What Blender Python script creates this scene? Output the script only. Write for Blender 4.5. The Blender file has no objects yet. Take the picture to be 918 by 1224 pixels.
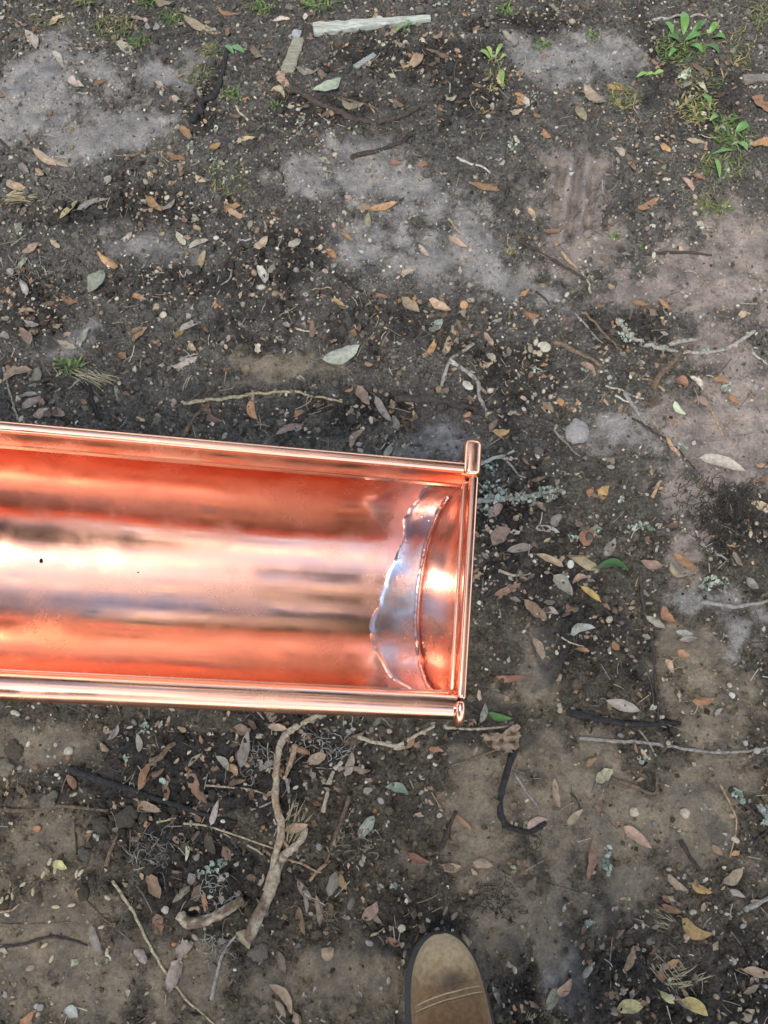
import bpy, math, random
import numpy as np
from mathutils import Vector, Matrix
R = math.radians
rng = np.random.default_rng(11)
random.seed(11)
S = bpy.context.scene
COL = S.collection

# ------------------------------------------------------------------ camera
CH, PITCH, VFOV = 1.25, 20.0, 56.0
PW, PH = 918.0, 1224.0
FPX = PH / 2 / math.tan(R(VFOV / 2))
cam_d = bpy.data.cameras.new('camera')
cam = bpy.data.objects.new('camera', cam_d); COL.objects.link(cam)
cam.location = (0, 0, CH); cam.rotation_euler = (R(PITCH), 0, 0)
cam_d.sensor_fit = 'VERTICAL'; cam_d.sensor_height = 24; cam_d.angle = R(VFOV)
cam_d.lens = 12 / math.tan(R(VFOV / 2))
cam_d.clip_start = 0.02; cam_d.clip_end = 900
S.camera = cam

# ------------------------------------------------------------------ world, sun, exposure
SUN_EL, SUN_AZ = 60.0, 205.0       # azimuth clockwise from +Y
W = bpy.data.worlds.new('World'); S.world = W; W.use_nodes = True
nt = W.node_tree; nt.nodes.clear()
sky = nt.nodes.new('ShaderNodeTexSky'); sky.sky_type = 'NISHITA'; sky.sun_disc = False
sky.sun_elevation = R(SUN_EL); sky.sun_rotation = R(SUN_AZ); sky.dust_density = 0.6; sky.air_density = 1.0
bg = nt.nodes.new('ShaderNodeBackground'); bg.inputs['Strength'].default_value = 0.15
out = nt.nodes.new('ShaderNodeOutputWorld')
tcw = nt.nodes.new('ShaderNodeTexCoord'); cn = nt.nodes.new('ShaderNodeTexNoise'); cn.inputs['Scale'].default_value = 3.2; cn.inputs['Detail'].default_value = 7; cn.inputs['Roughness'].default_value = .6
cr = nt.nodes.new('ShaderNodeValToRGB'); cr.color_ramp.elements[0].position = .46; cr.color_ramp.elements[1].position = .58
cm = nt.nodes.new('ShaderNodeMix'); cm.data_type = 'RGBA'; cm.inputs[7].default_value = (5.6, 5.5, 5.3, 1)
cmap = nt.nodes.new('ShaderNodeMapping'); cmap.name = 'cmap'; cmap.inputs['Location'].default_value = (2.6, 1.4, 0.0); nt.links.new(tcw.outputs['Generated'], cmap.inputs[0]); nt.links.new(cmap.outputs[0], cn.inputs['Vector']); nt.links.new(cn.outputs[0], cr.inputs[0]); nt.links.new(cr.outputs[0], cm.inputs[0]); nt.links.new(sky.outputs[0], cm.inputs[6])  # clouds added to light the soil, offset to keep the zenith clear
nt.links.new(cm.outputs[2], bg.inputs[0]); nt.links.new(bg.outputs[0], out.inputs[0])
sd = bpy.data.lights.new('sun', 'SUN'); sd.energy = 1.5; sd.angle = R(10); sd.color = (1, .93, .82)
sun = bpy.data.objects.new('sun', sd); COL.objects.link(sun)
dx, dy, dz = (math.sin(R(SUN_AZ)) * math.cos(R(SUN_EL)), math.cos(R(SUN_AZ)) * math.cos(R(SUN_EL)), math.sin(R(SUN_EL)))
sun.rotation_euler = Vector((dx, dy, dz)).to_track_quat('Z', 'Y').to_euler()
sun.location = (0, 0, 30)
S.view_settings.view_transform = 'Standard'; S.view_settings.look = 'None'
S.view_settings.exposure = 1.6; S.view_settings.gamma = 1.0
S.render.engine = 'CYCLES'
S.cycles.max_bounces = 10; S.cycles.glossy_bounces = 8; S.cycles.diffuse_bounces = 3
S.cycles.transparent_max_bounces = 4

# ------------------------------------------------------------------ numpy noise
def _h(ix, iy, s):
    n = (ix.astype(np.int64) * 374761393 + iy.astype(np.int64) * 668265263 + s * 974634777) & 0xffffffff
    n = ((n ^ (n >> 13)) * 1274126177) & 0xffffffff
    return ((n ^ (n >> 16)) & 0xffff) / 65535.0
def vnoise(x, y, s=0):
    ix = np.floor(x); iy = np.floor(y); fx = x - ix; fy = y - iy
    fx = fx * fx * fx * (fx * (fx * 6 - 15) + 10); fy = fy * fy * fy * (fy * (fy * 6 - 15) + 10)
    a = _h(ix, iy, s); b = _h(ix + 1, iy, s); c = _h(ix, iy + 1, s); d = _h(ix + 1, iy + 1, s)
    return (a + (b - a) * fx) * (1 - fy) + (c + (d - c) * fx) * fy - .5
def fbm(x, y, f, o=4, s=0, g=.5):
    t = 0; a = 1; c, sn = math.cos(.6), math.sin(.6)
    for i in range(o):
        t = t + a * vnoise(x * f + 17.3 * i, y * f - 9.1 * i, s + i); a *= g; f *= 2.03
        x, y = x * c - y * sn, x * sn + y * c
    return t

# ------------------------------------------------------------------ pixel <-> ground
cp, sp = math.cos(R(PITCH)), math.sin(R(PITCH))
def ray(px, py):
    a = (np.asarray(px, float) - PW / 2) / FPX; b = -(np.asarray(py, float) - PH / 2) / FPX
    return a, b * cp + sp, b * sp - cp
def flat(px, py, z=0.0):
    a, b, c = ray(px, py); t = (z - CH) / c
    return a * t, b * t
def topx(x, y, z=0.0):
    zc = -(y * -sp + (z - CH) * cp); yc = y * cp + (z - CH) * sp
    return PW / 2 + FPX * x / zc, PH / 2 - FPX * yc / zc
def mpp(px, py):     # metres per photo pixel on the ground
    x, y = flat(px, py); zc = y * sp + CH * cp
    return zc / FPX

# soil zones: px, py, rx, ry, kind (L lilac grey clay, P pink tan clay, T tan brown clay, K dark humus, beside the boot a painted contact shadow)
ZONES = [
 (60,85,85,45,'L'),(120,165,100,32,'L'),(215,85,45,22,'L'),(470,235,60,38,'L'),(440,292,70,35,'L'),(600,328,62,36,'L'),
 (690,235,62,52,'P'),(660,70,60,40,'L'),(730,75,40,35,'L'),(850,335,85,60,'P'),(885,285,45,60,'P'),(780,350,70,30,'P'),
 (335,430,65,26,'T'),(350,205,40,25,'L'),(90,395,50,25,'L'),(820,515,70,42,'P'),(520,520,45,24,'L'),(180,300,60,20,'L'),
 (735,520,55,30,'L'),(640,810,42,70,'T'),(50,1015,65,48,'T'),(55,1150,120,62,'T'),(130,1195,80,40,'T'),(430,1165,75,50,'T'),
 (570,955,38,70,'T'),(475,1040,40,26,'T'),(680,965,62,58,'T'),(735,1045,90,52,'T'),(830,945,62,62,'T'),(600,1075,55,52,'T'),
 (690,1150,38,45,'L'),(885,830,45,45,'T'),(75,868,70,24,'T'),(812,640,14,62,'P'),(860,720,40,22,'L'),(840,860,50,25,'T'),
 (605,930,60,60,'T'),(760,985,90,50,'T'),(850,1010,60,60,'T'),(655,1100,60,50,'T'),(870,425,60,50,'P'),(800,585,40,40,'P'),(880,510,50,60,'P'),(840,800,60,40,'T'),(540,300,60,60,'L'),(250,1190,70,40,'T'),(30,140,60,60,'L'),(700,300,60,40,'P'),(430,210,60,40,'L'),
 (575,1140,60,40,'T'),(910,770,30,30,'L'),(350,1185,40,35,'T'),
 (250,335,110,55,'K'),(330,300,60,40,'K'),(300,400,70,20,'K'),(470,60,70,30,'K'),(640,20,60,26,'K'),(770,60,30,60,'K'),
 (865,612,48,42,'K'),(240,890,150,45,'K'),(190,960,110,60,'K'),(270,1040,110,60,'K'),(350,930,90,50,'K'),(600,880,60,30,'K'),
 (690,770,80,45,'K'),(640,690,70,50,'K'),(790,1180,90,50,'K'),(612,1200,30,40,'K'),(745,400,80,35,'K'),(400,140,90,40,'K'),  # the zone right beside the boot is its contact shadow, put into the soil colour
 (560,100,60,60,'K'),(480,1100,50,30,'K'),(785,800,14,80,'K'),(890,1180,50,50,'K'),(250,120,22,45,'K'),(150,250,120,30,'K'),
 (470,380,80,40,'K'),(60,350,60,40,'K'),(600,430,60,50,'K'),(840,130,80,60,'K'),(420,500,90,30,'K'),(600,620,50,60,'K')]
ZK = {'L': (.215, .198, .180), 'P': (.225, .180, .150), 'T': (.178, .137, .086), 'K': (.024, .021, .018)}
_Z = []
for (zx, zy, rx, ry, k) in ZONES:
    gx, gy = flat(zx, zy); m = mpp(zx, zy)
    _Z.append((float(gx), float(gy), rx * m, ry * m * 1.12, k))
def zones(x, y):
    """returns clay weight, dark weight and soil colour"""
    wx = x + .06 * fbm(x, y, 8, 5, 50, .6) ; wy = y + .06 * fbm(x, y, 8, 5, 60, .6); e = .9 * fbm(x, y, 42, 3, 70, .6)
    base = np.empty(x.shape + (3,))
    k = np.clip((y - .25) / .5, 0, 1)[..., None]
    base[:] = np.array((.086, .069, .046)) * (1 - k) + np.array((.094, .087, .074)) * k
    clay = np.zeros_like(x); dark = np.zeros_like(x); col = base
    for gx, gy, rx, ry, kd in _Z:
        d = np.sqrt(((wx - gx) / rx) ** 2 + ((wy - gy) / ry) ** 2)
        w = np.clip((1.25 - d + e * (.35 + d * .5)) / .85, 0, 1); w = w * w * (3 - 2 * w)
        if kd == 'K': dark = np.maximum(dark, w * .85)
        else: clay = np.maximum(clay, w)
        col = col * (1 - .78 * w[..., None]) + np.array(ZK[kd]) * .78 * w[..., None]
    far = np.clip((np.abs(x) - .75) / .3, 0, 1) + np.clip((y - 1.5) / .3, 0, 1) + np.clip((-.25 - y) / .3, 0, 1)
    far = np.clip(far, 0, 1)
    n = np.clip(fbm(x, y, 5, 4, 90) * 2.2 + .4, 0, 1)
    clay = np.maximum(clay, far * n); dark = np.maximum(dark, far * (1 - n) * .6)
    f3 = (far * n)[..., None]
    col = col * (1 - .7 * f3) + np.array(ZK['T']) * .7 * f3
    return clay, dark, col
TRX, TRY = [float(v) for v in flat(692, 235)]
def height(x, y, detail=True):
    x = np.asarray(x, float); y = np.asarray(y, float)
    clay, dark, _ = zones(x, y)
    amp = 1 + np.clip(np.hypot(x, y) - 3, 0, 60) * .35
    z = .016 * fbm(x, y, 2.6, 3, 1) * amp + .007 * fbm(x, y, 11, 3, 5)
    rough = 1 - .72 * clay
    z = z + .0075 * rough * np.abs(fbm(x, y, 38, 3, 9)) - .004 * dark
    z = z + .0085 * rough * fbm(x, y, 70, 4, 21, .65) + .0035 * rough * np.abs(fbm(x, y, 150, 1, 27))
    # old tread marks pressed into the clay
    w = np.exp(-(((x - TRX) / .06) ** 2 + ((y - TRY) / .085) ** 2) ** 2)
    z = z + w * .0065 * np.sin((x - TRX - .18 * (y - TRY)) * 2 * math.pi / .027)
    return z
def at(px, py, lift=0.0):
    px = np.asarray(px, float); py = np.asarray(py, float); z = 0.0
    for _ in range(3):
        x, y = flat(px, py, z); z = height(x, y) + lift
    return x, y, z

# ------------------------------------------------------------------ materials
def nodes(name):
    m = bpy.data.materials.new(name); m.use_nodes = True
    t = m.node_tree; b = t.nodes['Principled BSDF']
    return m, t, b
def N(t, typ, **kw):
    n = t.nodes.new(typ)
    for k, v in kw.items():
        if k in n.inputs: n.inputs[k].default_value = v
        else: setattr(n, k, v)
    return n
def L(t, a, b): t.links.new(a, b)
def ramp(t, stops):
    n = t.nodes.new('ShaderNodeValToRGB'); e = n.color_ramp.elements
    while len(e) < len(stops): e.new(.5)
    for i, (p, c) in enumerate(stops):
        e[i].position = p; e[i].color = (c, c, c, 1) if not isinstance(c, tuple) else c + (1,)
    return n
def mixrgb(t, blend, fac, a, b):
    n = t.nodes.new('ShaderNodeMix'); n.data_type = 'RGBA'; n.blend_type = blend
    for i, v in ((0, fac), (6, a), (7, b)):
        if hasattr(v, 'is_linked') or hasattr(v, 'links'): t.links.new(v, n.inputs[i])
        else: n.inputs[i].default_value = v
    return n.outputs[2]

def mat_col(name, rough=.8, scale=300, lo=.6, hi=1.35, bump=.3, dist=.0006, spec=.3, leaf=False, trans=0, scale2=None):
    """colour from the mesh's own Col attribute, mottled"""
    m, t, b = nodes(name)
    at_ = N(t, 'ShaderNodeAttribute', attribute_name='Col')
    tc = N(t, 'ShaderNodeNewGeometry')
    n1 = N(t, 'ShaderNodeTexNoise', Scale=scale, Detail=5.0, Roughness=.62); L(t, tc.outputs['Position'], n1.inputs['Vector'])
    r = ramp(t, [(.3, lo), (.7, hi)]); L(t, n1.outputs[0], r.inputs[0])
    c = mixrgb(t, 'MULTIPLY', 1.0, at_.outputs['Color'], r.outputs[0])
    if leaf:
        uv = N(t, 'ShaderNodeUVMap', uv_map='UVMap'); sx = N(t, 'ShaderNodeSeparateXYZ'); L(t, uv.outputs[0], sx.inputs[0])
        a = N(t, 'ShaderNodeMath', operation='SUBTRACT'); L(t, sx.outputs['Y'], a.inputs[0]); a.inputs[1].default_value = .5
        ab = N(t, 'ShaderNodeMath', operation='ABSOLUTE'); L(t, a.outputs[0], ab.inputs[0])
        rr = ramp(t, [(0.0, 1.0), (.035, 1.0), (.07, 0.0)]); L(t, ab.outputs[0], rr.inputs[0])
        # side veins
        m1 = N(t, 'ShaderNodeMath', operation='MULTIPLY_ADD'); L(t, ab.outputs[0], m1.inputs[0]); m1.inputs[1].default_value = -.35; L(t, sx.outputs['X'], m1.inputs[2])
        m2 = N(t, 'ShaderNodeMath', operation='MULTIPLY'); L(t, m1.outputs[0], m2.inputs[0]); m2.inputs[1].default_value = 62
        m3 = N(t, 'ShaderNodeMath', operation='SINE'); L(t, m2.outputs[0], m3.inputs[0])
        r3 = ramp(t, [(.75, 0.0), (1.0, .45)]); L(t, m3.outputs[0], r3.inputs[0])
        mx = N(t, 'ShaderNodeMath', operation='MAXIMUM'); L(t, rr.outputs[0], mx.inputs[0]); L(t, r3.outputs[0], mx.inputs[1])
        m4 = N(t, 'ShaderNodeMath', operation='MULTIPLY'); L(t, mx.outputs[0], m4.inputs[0]); m4.inputs[1].default_value = .35
        lt = mixrgb(t, 'MULTIPLY', 1.0, c, (1.5, 1.4, 1.25, 1))
        c = mixrgb(t, 'MIX', m4.outputs[0], c, lt)
        n5 = N(t, 'ShaderNodeTexNoise', Scale=70.0, Detail=4.0, Roughness=.7); L(t, tc.outputs['Position'], n5.inputs['Vector'])
        r5 = ramp(t, [(.50, 0.0), (.66, .55)]); L(t, n5.outputs[0], r5.inputs[0])
        c = mixrgb(t, 'MIX', r5.outputs[0], c, (.085, .070, .052, 1))       # soil smeared and dried on the blade
    L(t, c, b.inputs['Base Color'])
    b.inputs['Roughness'].default_value = rough; b.inputs['Specular IOR Level'].default_value = spec
    n2 = N(t, 'ShaderNodeTexNoise', Scale=scale2 or scale * 2.0, Detail=5.0); L(t, tc.outputs['Position'], n2.inputs['Vector'])
    bp = N(t, 'ShaderNodeBump', Strength=bump, Distance=dist); L(t, n2.outputs[0], bp.inputs['Height']); L(t, bp.outputs[0], b.inputs['Normal'])
    return m

M_LEAF = mat_col('dry_leaf', .55, 160, .72, 1.25, .35, .0006, .35, leaf=True)
M_BITS = mat_col('litter_bits', .7, 260, .65, 1.3, .3)
M_PEB = mat_col('pebble_stone', .65, 420, .7, 1.2, .3, .0005, .35)
M_CRUMB = mat_col('soil_crumb', .9, 500, .6, 1.4, .5, .0006, .2)
M_BARK = mat_col('twig_bark', .8, 220, .45, 1.5, .9, .0012, .25)
M_LICH = mat_col('lichen_crust', .9, 500, .65, 1.25, .5, .0006, .15)
M_GRASS = mat_col('green_blade', .5, 150, .75, 1.2, .2, .0004, .4)
M_STRAW = mat_col('dry_straw', .6, 200, .75, 1.2, .2, .0004, .35)

def mat_ground():
    m, t, b = nodes('bare_soil')
    a = N(t, 'ShaderNodeAttribute', attribute_name='Col')
    g = N(t, 'ShaderNodeNewGeometry')
    n1 = N(t, 'ShaderNodeTexNoise', Scale=28.0, Detail=8.0, Roughness=.68); L(t, g.outputs['Position'], n1.inputs['Vector'])
    r1 = ramp(t, [(.32, .5), (.68, 1.5)]); L(t, n1.outputs[0], r1.inputs[0])
    c = mixrgb(t, 'MULTIPLY', 1.0, a.outputs['Color'], r1.outputs[0])
    n2 = N(t, 'ShaderNodeTexNoise', Scale=260.0, Detail=6.0, Roughness=.7); L(t, g.outputs['Position'], n2.inputs['Vector'])
    r2 = ramp(t, [(.36, .28), (.66, 1.8)]); L(t, n2.outputs[0], r2.inputs[0])
    ca0 = N(t, 'ShaderNodeAttribute', attribute_name='Clay'); fm = N(t, 'ShaderNodeMath', operation='MULTIPLY_ADD'); L(t, ca0.outputs['Fac'], fm.inputs[0]); fm.inputs[1].default_value = -.55; fm.inputs[2].default_value = .95
    c = mixrgb(t, 'MULTIPLY', fm.outputs[0], c, r2.outputs[0])
    v = N(t, 'ShaderNodeTexVoronoi', Scale=330.0); L(t, g.outputs['Position'], v.inputs['Vector'])
    rv = ramp(t, [(.0, 1.0), (.16, .0)]); L(t, v.outputs['Distance'], rv.inputs[0])
    n3 = N(t, 'ShaderNodeTexNoise', Scale=60.0, Detail=3.0); L(t, g.outputs['Position'], n3.inputs['Vector'])
    r3 = ramp(t, [(.5, 0.0), (.62, .6)]); L(t, n3.outputs[0], r3.inputs[0])
    mm = N(t, 'ShaderNodeMath', operation='MULTIPLY'); L(t, rv.outputs[0], mm.inputs[0]); L(t, r3.outputs[0], mm.inputs[1])
    c = mixrgb(t, 'MIX', mm.outputs[0], c, (.33, .29, .23, 1))      # sand grains
    L(t, c, b.inputs['Base Color'])
    rr = ramp(t, [(.35, .62), (.7, .95)]); L(t, n1.outputs[0], rr.inputs[0])
    ca = N(t, 'ShaderNodeAttribute', attribute_name='Clay'); rc = ramp(t, [(.38, .34), (.68, .62)]); L(t, n1.outputs[0], rc.inputs[0])
    mxr = N(t, 'ShaderNodeMix'); mxr.data_type = 'FLOAT'; L(t, ca.outputs['Fac'], mxr.inputs[0]); L(t, rr.outputs[0], mxr.inputs[2]); L(t, rc.outputs[0], mxr.inputs[3]); L(t, mxr.outputs[0], b.inputs['Roughness'])
    b.inputs['Specular IOR Level'].default_value = .5
    n4 = N(t, 'ShaderNodeTexNoise', Scale=420.0, Detail=7.0, Roughness=.7); L(t, g.outputs['Position'], n4.inputs['Vector'])
    bp = N(t, 'ShaderNodeBump', Strength=1.0, Distance=.0028); L(t, n4.outputs[0], bp.inputs['Height'])
    n6 = N(t, 'ShaderNodeTexNoise', Scale=130.0, Detail=5.0, Roughness=.6); L(t, g.outputs['Position'], n6.inputs['Vector'])
    bp2 = N(t, 'ShaderNodeBump', Strength=.8, Distance=.005); L(t, n6.outputs[0], bp2.inputs['Height'])
    L(t, bp.outputs[0], bp2.inputs['Normal']); st1 = N(t, 'ShaderNodeMath', operation='MULTIPLY_ADD'); L(t, ca.outputs['Fac'], st1.inputs[0]); st1.inputs[1].default_value = -.55; st1.inputs[2].default_value = 1.0; L(t, st1.outputs[0], bp.inputs['Strength']); L(t, st1.outputs[0], bp2.inputs['Strength']); L(t, bp2.outputs[0], b.inputs['Normal'])
    return m

# ------------------------------------------------------------------ mesh helpers
def link(name, me, parent=None):
    o = bpy.data.objects.new(name, me); COL.objects.link(o)
    if parent is not None: o.parent = parent
    return o
def tag(o, label=None, cat=None, group=None, kind=None):
    if label: o['label'] = label
    if cat: o['category'] = cat
    if group: o['group'] = group
    if kind: o['kind'] = kind
    return o
def empty(name, loc=(0, 0, 0), rot=(0, 0, 0)):
    o = bpy.data.objects.new(name, None); COL.objects.link(o); o.location = loc; o.rotation_euler = rot; return o
def mesh(name, V, F, mat, col=None, uv=None, smooth=True):
    """V Nx3, F list/array of faces with equal length"""
    V = np.asarray(V, float); F = np.asarray(F, int); k = F.shape[1]
    me = bpy.data.meshes.new(name)
    me.vertices.add(len(V)); me.vertices.foreach_set('co', V.ravel())
    me.loops.add(F.size); me.loops.foreach_set('vertex_index', F.ravel())
    me.polygons.add(len(F)); me.polygons.foreach_set('loop_start', np.arange(0, F.size, k)); me.polygons.foreach_set('loop_total', np.full(len(F), k))
    me.polygons.foreach_set('use_smooth', np.full(len(F), smooth))
    if uv is not None:
        u = me.uv_layers.new(name='UVMap'); u.data.foreach_set('uv', np.asarray(uv, float)[F.ravel()].ravel())
    me.update(calc_edges=True)
    if col is not None:
        c = np.ones((len(V), 4)); c[:, :3] = col
        a = me.attributes.new('Col', 'FLOAT_COLOR', 'POINT'); a.data.foreach_set('color', c.ravel())
    if mat: me.materials.append(mat)
    return me
def grid_faces(nu, nv, wrap=False):
    f = []
    for i in range(nu - 1):
        for j in range(nv if wrap else nv - 1):
            j2 = (j + 1) % nv
            f.append((i * nv + j, i * nv + j2, (i + 1) * nv + j2, (i + 1) * nv + j))
    return np.array(f)
def join(parts):
    """parts: (V, F quads, C) -> one"""
    Vs, Fs, Cs, o = [], [], [], 0
    for V, F, C in parts:
        Vs.append(V); Fs.append(np.asarray(F) + o); o += len(V)
        c = np.empty((len(V), 3)); c[:] = C; Cs.append(c)
    return np.concatenate(Vs), np.concatenate(Fs), np.concatenate(Cs)
def spline(P, n):
    P = np.asarray(P, float)
    Q = np.vstack([2 * P[0] - P[1], P, 2 * P[-1] - P[-2]])
    seg = len(P) - 1; t = np.linspace(0, seg - 1e-6, n); i = t.astype(int); f = (t - i)[:, None]
    a, b, c, d = Q[i], Q[i + 1], Q[i + 2], Q[i + 3]
    return .5 * (2 * b + (c - a) * f + (2 * a - 5 * b + 4 * c - d) * f ** 2 + (3 * b - a - 3 * c + d) * f ** 3)
def tube(P, r, n=7, jit=.12, caps=True, seed=0):
    """tapered bent tube; quads"""
    rg = np.random.default_rng(seed); P = np.asarray(P, float); m = len(P); r = np.broadcast_to(r, (m,))
    T = np.gradient(P, axis=0); T /= np.linalg.norm(T, axis=1)[:, None] + 1e-12
    up = np.array((0, 0, 1.0)); A = np.cross(T, up); ln = np.linalg.norm(A, axis=1)
    A[ln < .05] = (1, 0, 0); A /= np.linalg.norm(A, axis=1)[:, None]; B = np.cross(A, T)
    th = np.linspace(0, 2 * math.pi, n, endpoint=False)
    rr = r[:, None] * (1 + jit * rg.standard_normal((m, n)))
    V = P[:, None] + rr[..., None] * (A[:, None] * np.cos(th)[None, :, None] + B[:, None] * np.sin(th)[None, :, None])
    V = V.reshape(-1, 3); F = grid_faces(m, n, True)
    if caps:
        V = np.vstack([V, P[0] - T[0] * r[0] * .4, P[-1] + T[-1] * r[-1] * .4])
        c0, c1 = m * n, m * n + 1; e = []
        for j in range(0, n):
            j2 = (j + 1) % n
            e.append((c0, j2, j, j)); e.append((c1, (m - 1) * n + j, (m - 1) * n + j2, (m - 1) * n + j2))
        F = np.vstack([F, [(a, b, c, c) for a, b, c, _ in e]])
    return V, F
def qmesh(name, V, F, mat, col=None, smooth=True, uv=None):
    """quads where a repeated last index means a triangle"""
    F = np.asarray(F); tri = F[:, 2] == F[:, 3]
    if not tri.any(): return mesh(name, V, F, mat, col, uv, smooth)
    q = F[~tri]; T = np.vstack([q[:, [0, 1, 2]], q[:, [0, 2, 3]], F[tri][:, :3]]) if len(q) else F[:, :3]
    return mesh(name, V, T, mat, col, uv, smooth)
def scatter(name, TV, TF, pos, rot, scl, col, mat, smooth=True, jitter=0, uv=None):
    """TV list of template vertex arrays with the same faces TF; one mesh out of N transformed copies"""
    n = len(pos); TV = np.asarray(TV); k = TV.shape[1]
    V = TV[rng.integers(0, len(TV), n)] * scl[:, None, :]
    V = np.einsum('nij,nkj->nki', rot, V) + pos[:, None, :]
    F = (np.asarray(TF)[None] + (np.arange(n) * k)[:, None, None]).reshape(-1, np.asarray(TF).shape[1])
    C = np.repeat(col, k, axis=0)
    U = np.tile(uv, (n, 1)) if uv is not None else None
    return mesh(name, V.reshape(-1, 3), F, mat, C, U, smooth)
def rotz_tilt(n, tilt):
    a = rng.uniform(0, 2 * math.pi, n); b = rng.normal(0, tilt, n); c = rng.normal(0, tilt, n)
    ca, sa, cb, sb, cc, sc = np.cos(a), np.sin(a), np.cos(b), np.sin(b), np.cos(c), np.sin(c); o = np.zeros(n); I = np.ones(n)
    Rz = np.stack([np.stack([ca, -sa, o], -1), np.stack([sa, ca, o], -1), np.stack([o, o, I], -1)], 1)
    Rx = np.stack([np.stack([I, o, o], -1), np.stack([o, cb, -sb], -1), np.stack([o, sb, cb], -1)], 1)
    Ry = np.stack([np.stack([cc, o, sc], -1), np.stack([o, I, o], -1), np.stack([-sc, o, cc], -1)], 1)
    return Rz @ Rx @ Ry

# ------------------------------------------------------------------ the ground, one sheet
def axis_pts(a, b, step, far):
    c = list(np.arange(a, b, step)); s = step; x = c[-1]; hi = []
    while x < far: s *= 1.16; x += s; hi.append(x)
    s = step; x = a; lo = []
    while x > -far: s *= 1.16; x -= s; lo.append(x)
    return np.array(lo[::-1] + c + hi)
gx = axis_pts(-.72, .72, .0031, 400); gy = axis_pts(-.22, 1.48, .0031, 400)
X, Y = np.meshgrid(gx, gy, indexing='ij')
Zg = height(X, Y)
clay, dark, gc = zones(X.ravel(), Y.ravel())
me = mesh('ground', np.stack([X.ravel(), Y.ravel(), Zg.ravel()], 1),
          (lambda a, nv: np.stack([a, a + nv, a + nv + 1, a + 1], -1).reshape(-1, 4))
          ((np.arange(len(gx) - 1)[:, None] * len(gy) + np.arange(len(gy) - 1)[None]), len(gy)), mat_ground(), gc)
wa = me.attributes.new('Clay', 'FLOAT', 'POINT'); wa.data.foreach_set('value', clay)
tag(link('ground', me), kind='structure')

# ------------------------------------------------------------------ label machinery
LAND = [('board', 'white weathered board', 443, 32), ('chip', 'grey bark chip', 350, 70), ('weed', 'round leaved green weed', 825, 50),
 ('weed2', 'low weed patch by right edge', 855, 150), ('tread', 'old tread marks', 692, 235), ('gl', 'heart shaped grey green leaf', 117, 336),
 ('gc', 'big grey green leaf', 409, 427), ('ft', 'grey forked twig', 545, 440), ('arc', 'curved stick with mint lichen', 800, 415),
 ('stone', 'round grey stone', 690, 517), ('ls', 'lichen covered stick', 620, 595), ('dg', 'dark green leaf', 734, 673),
 ('moss', 'dark fuzzy moss patch', 865, 615), ('lt', 'long pale twig above gutter', 300, 475), ('root', 'brown root near top', 430, 140),
 ('sb', 'pale straw bundle', 20, 236), ('hook', 'black hooked stick', 605, 960), ('crump', 'crumpled pinkish leaf', 597, 883),
 ('fork', 'forked bare root', 330, 1000), ('stub', 'short mottled stick', 253, 1090), ('twist', 'twisted grey leaf', 213, 1150),
 ('beard', 'wispy beard lichen', 180, 1018), ('lg', 'long grey twig at right', 850, 897), ('tuft', 'dry straw tuft', 800, 1160),
 ('mint', 'mint lichen stick at right edge', 893, 962), ('must', 'mustard coloured leaf', 830, 1115), ('tg', 'green sprouts at top left', 160, 35),
 ('boot', 'boot toe', 530, 1120), ('rl', 'large pale leaf right of stone', 862, 553), ('ol', 'slim orange leaf', 580, 223),
 ('cap', 'gutter end cap', 566, 720), ('bs', 'black stick below green leaf', 735, 862), ('gutl', 'gutter lower edge', 90, 850)]
ORD = ['', 'second ', 'third ', 'fourth ', 'fifth ', 'sixth ', 'seventh ', 'eighth ', 'ninth ', 'tenth ', 'eleventh ', 'twelfth ']
def autolabel(items, noun):
    """items: (object, px, py, colour words). A label naming colour, landmark, direction and rank of nearness"""
    b = {}
    for o, px, py, cw in items:
        ds = sorted((math.hypot(px - l[2], py - l[3]), i) for i, l in enumerate(LAND))
        d, i = ds[0]; l = LAND[i]
        an = math.degrees(math.atan2(-(py - l[3]), px - l[2])) % 360
        s = ['right of', 'above right of', 'above', 'above left of', 'left of', 'below left of', 'below', 'below right of'][int((an + 22.5) // 45) % 8]
        b.setdefault((cw, i, s), []).append((d, o))
    for (cw, i, s), v in b.items():
        v.sort(key=lambda q: q[0])
        for k, (d, o) in enumerate(v):
            n = ORD[k] if k < len(ORD) else 'farther '
            o['label'] = f"{cw} {noun} {s} the {LAND[i][1]}" if len(v) == 1 else f"{cw} {noun} {s} the {LAND[i][1]}, {n}nearest it"
def in_gutter(px, py, pad=0):
    return (px < 572 - pad) & (py > 505 + .09 * px + pad) & (py < 838 + .043 * px - pad)
def in_boot(px, py): return (px > 480) & (px < 600) & (py > 1104)

# ------------------------------------------------------------------ fine litter
AX, BX, AY, BY = -.95, .95, -.42, 1.78
def rpts(n, f):
    """n random ground points, kept with probability f(x, y)"""
    x = rng.uniform(AX, BX, n); y = rng.uniform(AY, BY, n); k = rng.uniform(0, 1, n) < f(x, y); return x[k], y[k]
def dens(x, y, seed=3, fr=16):
    c, d, _ = zones(x, y); n = np.clip(.5 + 1.5 * fbm(x, y, fr, 3, seed), 0, 1)
    return np.clip((.25 + .75 * n) * (1 - .82 * c) * (.6 + .55 * d), 0, 1)
ico = []
t_ = (1 + 5 ** .5) / 2
ICO = np.array([(-1, t_, 0), (1, t_, 0), (-1, -t_, 0), (1, -t_, 0), (0, -1, t_), (0, 1, t_), (0, -1, -t_), (0, 1, -t_), (t_, 0, -1), (t_, 0, 1), (-t_, 0, -1), (-t_, 0, 1)]) / math.hypot(1, t_)
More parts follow.
